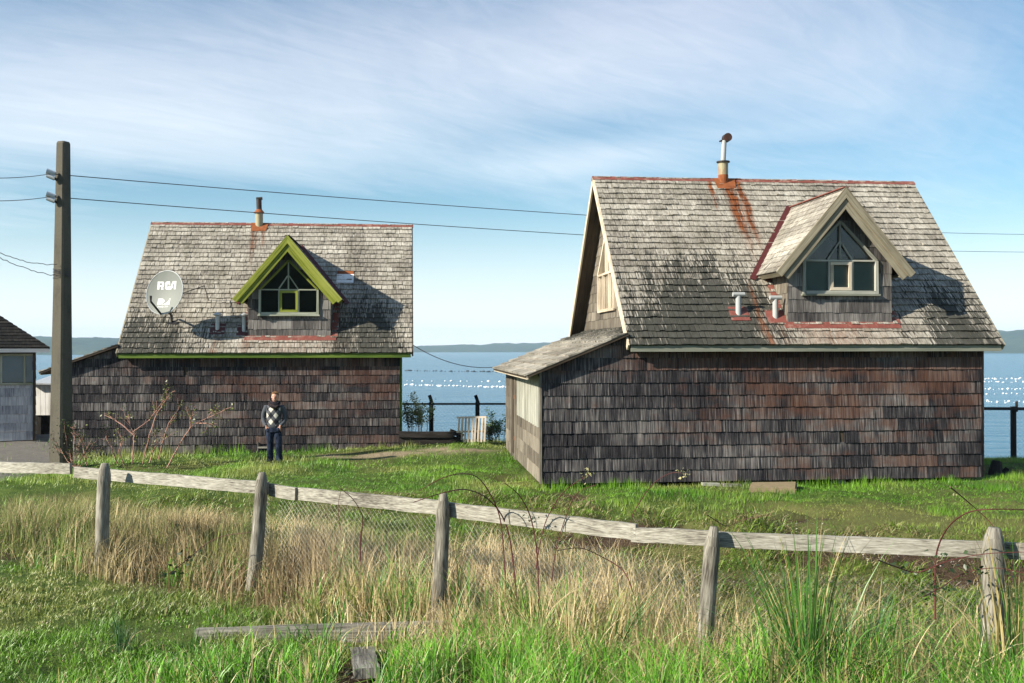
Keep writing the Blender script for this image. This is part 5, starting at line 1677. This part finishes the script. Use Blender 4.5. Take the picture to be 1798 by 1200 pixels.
# matted bundles swept over to one side
for k in range(46):
    cx = random.uniform(-.4, 4.8); f_ = random.uniform(.0, 1.5); cy = fence_y(cx) - f_
    n_ = random.randint(60, 130); P = np.stack([RNG.normal(cx, .10, n_), RNG.normal(cy, .10, n_), np.zeros(n_)], -1); P[:, 2] = gz(P[:, 0], P[:, 1]) + RNG.uniform(0, .18, n_)
    c0_ = lerpc(*PAL[random.choice(['straw', 'straw', 'olive'])], RNG.random(n_)); hh = random.uniform(.35, .6)
    blades(T, P, hh * RNG.uniform(.5, 1.0, n_), RNG.uniform(.005, .011, n_), random.choice((0, math.pi)) + random.uniform(-.7, .7) + RNG.normal(0, .22, n_), hh * RNG.uniform(.8, 1.6, n_), c0_, seg=5, droop=random.uniform(.5, .85))
# bunches of wider arching blades
for k in range(150):
    cx = random.uniform(-2.6, 4.4); cy = fence_y(cx) - random.uniform(-.1, 2.4)
    if random.random() > lush(cx, cy) or (-2.5 < cx < -.5 and 8.9 < cy < 10.5) or abs(cx + 1.34) < .3: continue
    n_ = random.randint(14, 34); P = np.stack([RNG.normal(cx, .05, n_), RNG.normal(cy, .05, n_), np.zeros(n_)], -1); P[:, 2] = gz(P[:, 0], P[:, 1])
    hh = random.uniform(.3, .62)
    c0_ = lerpc((.05, .14, .018), (.16, .30, .05), RNG.random(n_)); ym = RNG.random(n_) < .2; c0_[ym] = lerpc((.34, .32, .09), (.5, .44, .2), RNG.random(ym.sum()))
    blades(T, P, hh * RNG.uniform(.6, 1.1, n_), RNG.uniform(.008, .014, n_), RNG.uniform(0, 6.28, n_), hh * RNG.uniform(.1, .8, n_), c0_, seg=5, droop=.35)
tag(T.build('rank_grass', M_leaf), 'long lush green grass in front of the fence at lower right', 'grass', kind='stuff')


def clump(x0, y0, h, n, label, r=.14, wd=(.011, .021), lean=(0, 0), cg=((.035, .12, .016), (.12, .27, .05)), dry=.25, spread=.45, grp='tall sword leaved grass clumps'):
    g = G(x0, y0); T = TRI()
    P = np.stack([RNG.normal(0, r, n), RNG.normal(0, r * .7, n), np.zeros(n)], -1)
    ang = np.arctan2(P[:, 1] * .6 + lean[1], P[:, 0] + lean[0]) + RNG.normal(0, .6, n)
    c = lerpc(cg[0], cg[1], RNG.random(n)); k = RNG.random(n) < dry; c[k] = lerpc((.33, .27, .09), (.55, .46, .24), RNG.random(k.sum()))
    h = h * 1.28; hh = h * RNG.uniform(.4, 1.05, n)
    u_ = np.arange(n) < n * .5
    blades(T, P[u_] * [.6, .6, 1], hh[u_], RNG.uniform(*wd, u_.sum()), ang[u_], hh[u_] * RNG.uniform(.03, spread * .75, u_.sum()), c[u_], seg=6, droop=.14)
    v_ = ~u_; ha = hh[v_] * RNG.uniform(.6, .95, v_.sum())
    blades(T, P[v_], ha, RNG.uniform(*wd, v_.sum()), ang[v_], ha * RNG.uniform(.35, 1.0, v_.sum()), c[v_], seg=7, droop=.5)
    k2 = max(6, n // 4); P2 = np.stack([RNG.normal(0, r * 1.3, k2), RNG.normal(0, r, k2), np.zeros(k2)], -1)
    blades(T, P2, h * RNG.uniform(.2, .55, k2), RNG.uniform(*wd, k2), RNG.uniform(0, 6.28, k2), h * RNG.uniform(.4, .8, k2), lerpc((.30, .24, .10), (.52, .44, .24), RNG.random(k2)), seg=6, droop=.8)
    ob = T.build('grass_clump', M_leaf); ob.location = (x0, y0, g)
    return tag(ob, label, 'grass clump', grp)


def at_(px, d): return pt(px, 900, d).x
clump(at_(1415, 8.1), 8.1, 1.52, 340, 'tallest green sword leaved clump rising over the rail between the last two posts', .13, spread=.45)
clump(at_(1455, 7.8), 7.8, .85, 190, 'bushy arching green clump at the right foot of the tallest clump', .17, spread=.9, dry=.25)
clump(at_(1350, 7.9), 7.9, .90, 190, 'arching green and straw clump just left of the tallest clump', .14, spread=.8, dry=.45)
clump(at_(1500, 8.3), 8.3, 1.0, 120, 'thin upright bluish green clump poking above the rail right of the tallest', .13, cg=((.05, .13, .05), (.14, .25, .10)), spread=.28)
clump(at_(1560, 8.0), 8.0, .80, 170, 'yellowing clump below the rail in the last span', .14, dry=.55, spread=.5)
clump(at_(1790, 8.0), 8.0, 1.50, 190, 'tall yellow green clump at the right edge behind the rounded last post', .16, dry=.5, spread=.32)
clump(at_(1715, 8.5), 8.5, 1.15, 34, 'wispy clump behind the rail just before the last post', .16, dry=.4, spread=.4)
clump(at_(1080, 9.0), 9.0, .85, 150, 'leaning yellow green clump left of the fourth post', .12, lean=(.5, 0), dry=.4, spread=.75)
clump(at_(1130, 9.0), 9.0, .95, 34, 'few upright leaves crossing the rail left of the fourth post', .07, dry=.2, spread=.3)
clump(at_(215, 9.9), 9.9, .46, 60, 'small upright bluish green clump on the turf at lower left', .07, (.008, .013), dry=.05, spread=.35, cg=((.03, .09, .03), (.10, .19, .07)))
clump(at_(330, 9.9), 9.9, .34, 30, 'few green blades at the left end of the long timber', .08, (.006, .01), dry=.1)
clump(at_(560, 9.9), 9.9, .50, 90, 'dense green clump in front of the long timber left of the short plank', .16, (.007, .012), dry=.12, spread=.7)
clump(at_(515, 9.95), 9.95, .42, 70, 'loose green clump overhanging the long timber farther left', .18, (.006, .011), dry=.2, spread=.7)
0 and clump(at_(712, 9.6), 9.6, .42, 70, 'green clump right of the short plank', .13, (.007, .012), dry=.12, spread=.6)
0 and clump(at_(735, 9.9), 9.9, .44, 50, 'green clump masking the right end of the long timber', .12, (.006, .011), dry=.15, spread=.6)
clump(at_(370, 12.4), 12.4, .42, 80, 'green clump amid the dry grass between the first two posts', .16, (.006, .01), dry=.2, spread=.8)
clump(at_(870, 10.2), 10.2, .85, 120, 'tall pale green clump among the canes right of the third post', .15, (.007, .012), dry=.35, spread=.45)
clump(at_(800, 9.8), 9.8, .75, 60, 'yellowish clump leaning right beneath the third post', .14, (.007, .012), lean=(.6, 0), dry=.55, spread=.8)

# ------------------------------------------------------------------ the person
HP = Vector((-6.05, 25.75, 0)); HP.z = G(-6.05, 25.75) + .01
PE = empty('person', HP)
tag(PE, 'person in argyle sweater, dark scarf and jeans standing with hands in pockets on the lawn', 'person')


def loft(bm, rings, n=20, pw=2.3):
    """rings of (center, rx, ry): horizontal superellipses stacked upward"""
    prev = None; first = None
    for (c, rx, ry) in rings:
        vs = []
        for i in range(n):
            t = 2 * math.pi * i / n; ct, st_ = math.cos(t), math.sin(t)
            vs.append(bm.verts.new((c[0] + rx * math.copysign(abs(ct) ** (2 / pw), ct), c[1] + ry * math.copysign(abs(st_) ** (2 / pw), st_), c[2])))
        if prev:
            for i in range(n): bm.faces.new((prev[i], prev[(i + 1) % n], vs[(i + 1) % n], vs[i]))
        else: first = vs
        prev = vs
    bm.faces.new(first[::-1]); bm.faces.new(prev)


def limb(bm, pts, rad, n=12, flat=1.0):
    pts = [Vector(p) for p in pts]; Q = spline(pts, 4); m_ = len(pts) - 1
    rr = []
    for k in range(len(Q)):
        t = k / (len(Q) - 1) * m_; i = min(int(t), m_ - 1); rr.append(rad[i] + (rad[i + 1] - rad[i]) * (t - i))
    Q = [Q[0] - (Q[1] - Q[0]).normalized() * rr[0] * .5] + Q + [Q[-1] + (Q[-1] - Q[-2]).normalized() * rr[-1] * .5]; rr = [rr[0] * .5] + rr + [rr[-1] * .5]
    prev = None; ref = Vector((1, 0, 0)); first = None
    for k, p in enumerate(Q):
        d = (Q[min(k + 1, len(Q) - 1)] - Q[max(k - 1, 0)]).normalized()
        a = ref - d * ref.dot(d)
        if a.length < .2: a = Vector((0, 1, 0)) - d * d.y
        a.normalize(); ref = a; b_ = d.cross(a)
        vs = [bm.verts.new(p + (a * math.cos(6.28319 * i / n) + b_ * math.sin(6.28319 * i / n) * flat) * rr[k]) for i in range(n)]
        if prev:
            for i in range(n): bm.faces.new((prev[i], prev[(i + 1) % n], vs[(i + 1) % n], vs[i]))
        else: first = vs
        prev = vs
    bm.faces.new(first[::-1]); bm.faces.new(prev)


def blob(bm, c, r, rot=None):
    g = bmesh.ops.create_uvsphere(bm, u_segments=16, v_segments=10, radius=1)
    for v in g['verts']:
        q = Vector((v.co.x * r[0], v.co.y * r[1], v.co.z * r[2]))
        if rot: q = rot @ q
        v.co = q + Vector(c)


def sculpt(name, fn, m_, parent, voxel=.009, sm=2):
    bm = bmesh.new(); fn(bm); bmesh.ops.recalc_face_normals(bm, faces=bm.faces)
    me = bpy.data.meshes.new(name); bm.to_mesh(me); bm.free()
    ob = bpy.data.objects.new(name, me); COL.objects.link(ob)
    md = ob.modifiers.new('r', 'REMESH'); md.mode = 'VOXEL'; md.voxel_size = voxel
    s2 = ob.modifiers.new('s', 'SMOOTH'); s2.factor = .5; s2.iterations = sm
    dg = bpy.context.evaluated_depsgraph_get(); dg.update()
    new = bpy.data.meshes.new_from_object(ob.evaluated_get(dg)); new.name = name
    ob.modifiers.clear(); ob.data = new; bpy.data.meshes.remove(me)
    new.polygons.foreach_set('use_smooth', [True] * len(new.polygons))
    new.materials.clear(); new.materials.append(m_); ob.parent = parent
    return ob


HX = .03                       # head stands a little to the right of the hips
def head_shape(bm):
    blob(bm, (HX, .0, 1.665), (.088, .102, .112))
    blob(bm, (HX, -.03, 1.60), (.070, .072, .070))          # jaw
    blob(bm, (HX, -.062, 1.555), (.026, .026, .024))        # chin
    limb(bm, [(HX, -.085, 1.668), (HX, -.104, 1.640), (HX, -.108, 1.622)], [.010, .014, .018], 8)   # nose
    blob(bm, (HX - .036, -.068, 1.622), (.026, .024, .024)); blob(bm, (HX + .036, -.068, 1.622), (.026, .024, .024))  # cheeks
    blob(bm, (HX - .032, -.082, 1.682), (.026, .014, .009)); blob(bm, (HX + .032, -.082, 1.682), (.026, .014, .009))  # brows
    blob(bm, (HX - .090, .008, 1.640), (.010, .020, .030)); blob(bm, (HX + .090, .008, 1.640), (.010, .020, .030))  # ears
    limb(bm, [(HX, .01, 1.60), (.01, .015, 1.50), (0, .02, 1.44)], [.056, .056, .064], 14)


ARM = {}
for sg in (-1, 1):
    ARM[sg] = [(sg * .185, .02, 1.405), (sg * .265, .045, 1.24 if sg < 0 else 1.25), (sg * .278, .04, 1.10), (sg * .235, -.03, .985), (sg * .172 + (.012 if sg > 0 else 0), -.105, .925)]


def body_shape(bm):
    head_shape(bm)
    loft(bm, [((0, .01, .80), .14, .095), ((0, .0, .92), .15, .10), ((0, .0, 1.05), .13, .095), ((0, .0, 1.25), .155, .105), ((0, .01, 1.38), .165, .09), ((0, .015, 1.46), .09, .06)])
    for sg in (-1, 1):
        limb(bm, ARM[sg], [.048, .042, .038, .033, .028])
        w_ = Vector(ARM[sg][-1]); dh = Vector((-sg * .22, .16, -1)).normalized()
        # palm and five fingers slipping into the pocket
        limb(bm, [w_, w_ + dh * .05, w_ + dh * .09], [.027, .033, .036], 10, .55)
        sd = Vector((1, 0, 0)) - dh * dh.x; sd.normalize()
        for i, (o_, L) in enumerate(((-.030, .066), (-.011, .078), (.010, .074), (.030, .058))):
            p0 = w_ + dh * .085 + sd * o_; limb(bm, [p0, p0 + dh * L * .55 + Vector((0, -.006, 0)), p0 + dh * L + Vector((0, .010, 0))], [.0095, .0085, .007], 8)
        th = w_ + dh * .035 + sd * (-sg * .026); limb(bm, [th, th + dh * .03 + sd * (-sg * .022) + Vector((0, -.008, 0)), th + dh * .066 + sd * (-sg * .026) + Vector((0, -.010, 0))], [.0125, .0105, .0085], 8)
    for sg, fx, fy in ((-1, -.105, .03), (1, .145, -.07)):
        limb(bm, [(sg * .085, .01, .86), (fx * .95, -.005 + fy * .7, .48), (fx, .02 + fy, .09)], [.082, .055, .040])
        limb(bm, [(fx, .04 + fy, .05), (fx + sg * .01, -.11 + fy, .04)], [.038, .034], 10)


ms_, n, b = mat('skin'); oc = n.coord(); setb(n, b, n.ramp(n.noise(oc, 14, 3), [(.3, (.50, .25, .18)), (.7, (.62, .36, .27))]), .5, None, spec=.35)
body = sculpt('body', body_shape, ms_, PE, .0075, 1)


# argyle sweater
mw_, n, b = mat('argyle_knit'); oc = n.coord(); ox, oy, oz = n.sep(oc)
uu = (ox - .012) / .125; vv = (oz - 1.03) / .157
p_ = (uu + vv).floor().mod(2.0); q_ = (uu - vv).floor().mod(2.0)
wh = p_ * q_; bk = (1.0 - p_) * (1.0 - q_)
fr = (ox.abs() * -1.0 + .172).gt(0.0) * (oy * -1.0 + .03).gt(0.0) * (oz - .935).gt(0.0) * (ox.abs() * .55 + 1.335 - oz * 1.0 + .10).gt(0.0)
cg_ = n.mix(bk, n.mix(wh, (.095, .10, .11), (.66, .64, .55)), (.018, .02, .026))
kn = n.noise(n.mapv(oc, (160, 160, 160)), 1, 2)
c = n.mix(fr, n.mix(kn, (.055, .062, .075), (.10, .11, .125)), cg_)
setb(n, b, c, .95, kn, .4, .004, .1)


def sweater(bm):
    loft(bm, [((0, .0, .875), .168, .122), ((0, -.004, .93), .178, .132), ((0, -.004, 1.03), .176, .132), ((0, 0, 1.15), .182, .132), ((0, .005, 1.28), .195, .132), ((0, .01, 1.38), .190, .115), ((0, .015, 1.44), .150, .09), ((0, .015, 1.475), .085, .07)])
    for sg in (-1, 1):
        a = ARM[sg]; limb(bm, a[:-1] + [tuple(Vector(a[-2]).lerp(Vector(a[-1]), .85))], [.072, .064, .058, .050, .044])


sculpt('sweater', sweater, mw_, PE, .010, 3)
mj, n, b = mat('dark_denim'); oc = n.coord()
setb(n, b, n.ramp(n.noise(n.mapv(oc, (9, 9, 3)), 1, 5, .7), [(.35, (.006, .010, .024)), (.62, (.022, .034, .065)), (.8, (.06, .08, .12))]), .85, n.noise(n.mapv(oc, (12, 12, 5)), 1, 4), .8, .03, .15)


def jeans(bm):
    loft(bm, [((0, .005, .76), .172, .120), ((0, 0, .84), .176, .124), ((0, 0, .90), .166, .118), ((0, 0, .945), .158, .110)])
    for sg, fx, fy in ((-1, -.105, .03), (1, .145, -.07)):
        limb(bm, [(sg * .088, .005, .86), (sg * .100, 0, .68), (fx * .95, -.012 + fy * .8, .47), (fx, .008 + fy, .25), (fx, .012 + fy, .05)], [.100, .098, .080, .078, .090], 14)
        blob(bm, (sg * .135, -.080, .835), (.060, .040, .080))   # hand inside the pocket


sculpt('jeans', jeans, mj, PE, .010, 2)
msc = plain_mat('dark_scarf', (.022, .019, .026), .95, .5, 40, .1, 0, .6, (.16, .11, .08), .5, 14)


def scarf(bm):
    R1 = [(HX * .6 + .105 * math.cos(t), .005 + .095 * math.sin(t), 1.475 + .022 * math.sin(t + 1.0)) for t in np.linspace(0, 2 * math.pi, 13)]
    limb(bm, R1, [.046] * 13, 10); R2 = [(HX * .6 + .088 * math.cos(t), -.005 + .085 * math.sin(t), 1.520 + .018 * math.sin(t - .6)) for t in np.linspace(0, 2 * math.pi, 13)]
    limb(bm, R2, [.036] * 13, 10)
    limb(bm, [(-.10, -.085, 1.47), (-.02, -.135, 1.42), (.07, -.13, 1.40), (.14, -.085, 1.43)], [.040, .046, .044, .034], 10)


sculpt('scarf', scarf, msc, PE, .009, 2)
mhr, n, b = mat('light_brown_hair'); oc = n.coord(); setb(n, b, n.ramp(n.noise(n.mapv(oc, (50, 50, 14)), 1, 3), [(.3, (.10, .045, .018)), (.7, (.28, .15, .06))]), .6, n.noise(n.mapv(oc, (70, 70, 18)), 1, 2), .8, .01, .3)


def hair(bm):
    blob(bm, (HX, .022, 1.706), (.096, .104, .092))
    for i in range(12):
        a = -math.pi + i * math.pi / 11
        blob(bm, (HX + .064 * math.cos(a), -.012 + .058 * math.sin(a) * .9, 1.748 + random.uniform(-.008, .008)), (.022, .022, .018))
    for k in (-1, 1): blob(bm, (HX + k * .074, -.01, 1.675), (.012, .026, .036))


sculpt('hair', hair, mhr, PE, .008, 1)
msh = plain_mat('dark_shoe', (.03, .04, .055), .6, .2, 20)
for sg, fx, fy in ((-1, -.105, .03), (1, .145, -.07)):
    def shoe(bm):
        limb(bm, [(fx, .07 + fy, .045), (fx + sg * .004, -.02 + fy, .05), (fx + sg * .03, -.135 + fy, .038)], [.043, .047, .040], 12, .9)
    sculpt('shoe', shoe, msh, PE, .009, 1)
me_ = plain_mat('eye', (.02, .015, .012), .3, .1); mte = plain_mat('teeth', (.75, .70, .64), .4, .05); mlip = plain_mat('lip', (.36, .12, .10), .5, .1)
for k in (-1, 1):
    bm = bmesh.new(); blob(bm, (HX + k * .032, -.089, 1.664), (.014, .006, .005)); me = bpy.data.meshes.new('eye'); bm.to_mesh(me); bm.free(); me.materials.append(me_); link('eye', me, PE)
m = MB(); m.tube([(HX + .034 * math.sin(t), -.098 + .022 * abs(math.sin(t)) ** 2, 1.592 + .012 * math.sin(t) ** 2) for t in np.linspace(-1.3, 1.3, 9)], [.003, .006, .008, .009, .009, .009, .008, .006, .003], 8); mo_ = m.build('mouth', mlip, PE, smooth=True)
m = MB(); m.tube([(HX + .026 * math.sin(t), -.103 + .018 * abs(math.sin(t)) ** 2, 1.594 + .009 * math.sin(t) ** 2) for t in np.linspace(-1.2, 1.2, 7)], [.002, .004, .0055, .006, .0055, .004, .002], 8); m.build('teeth', mte, mo_, smooth=True)
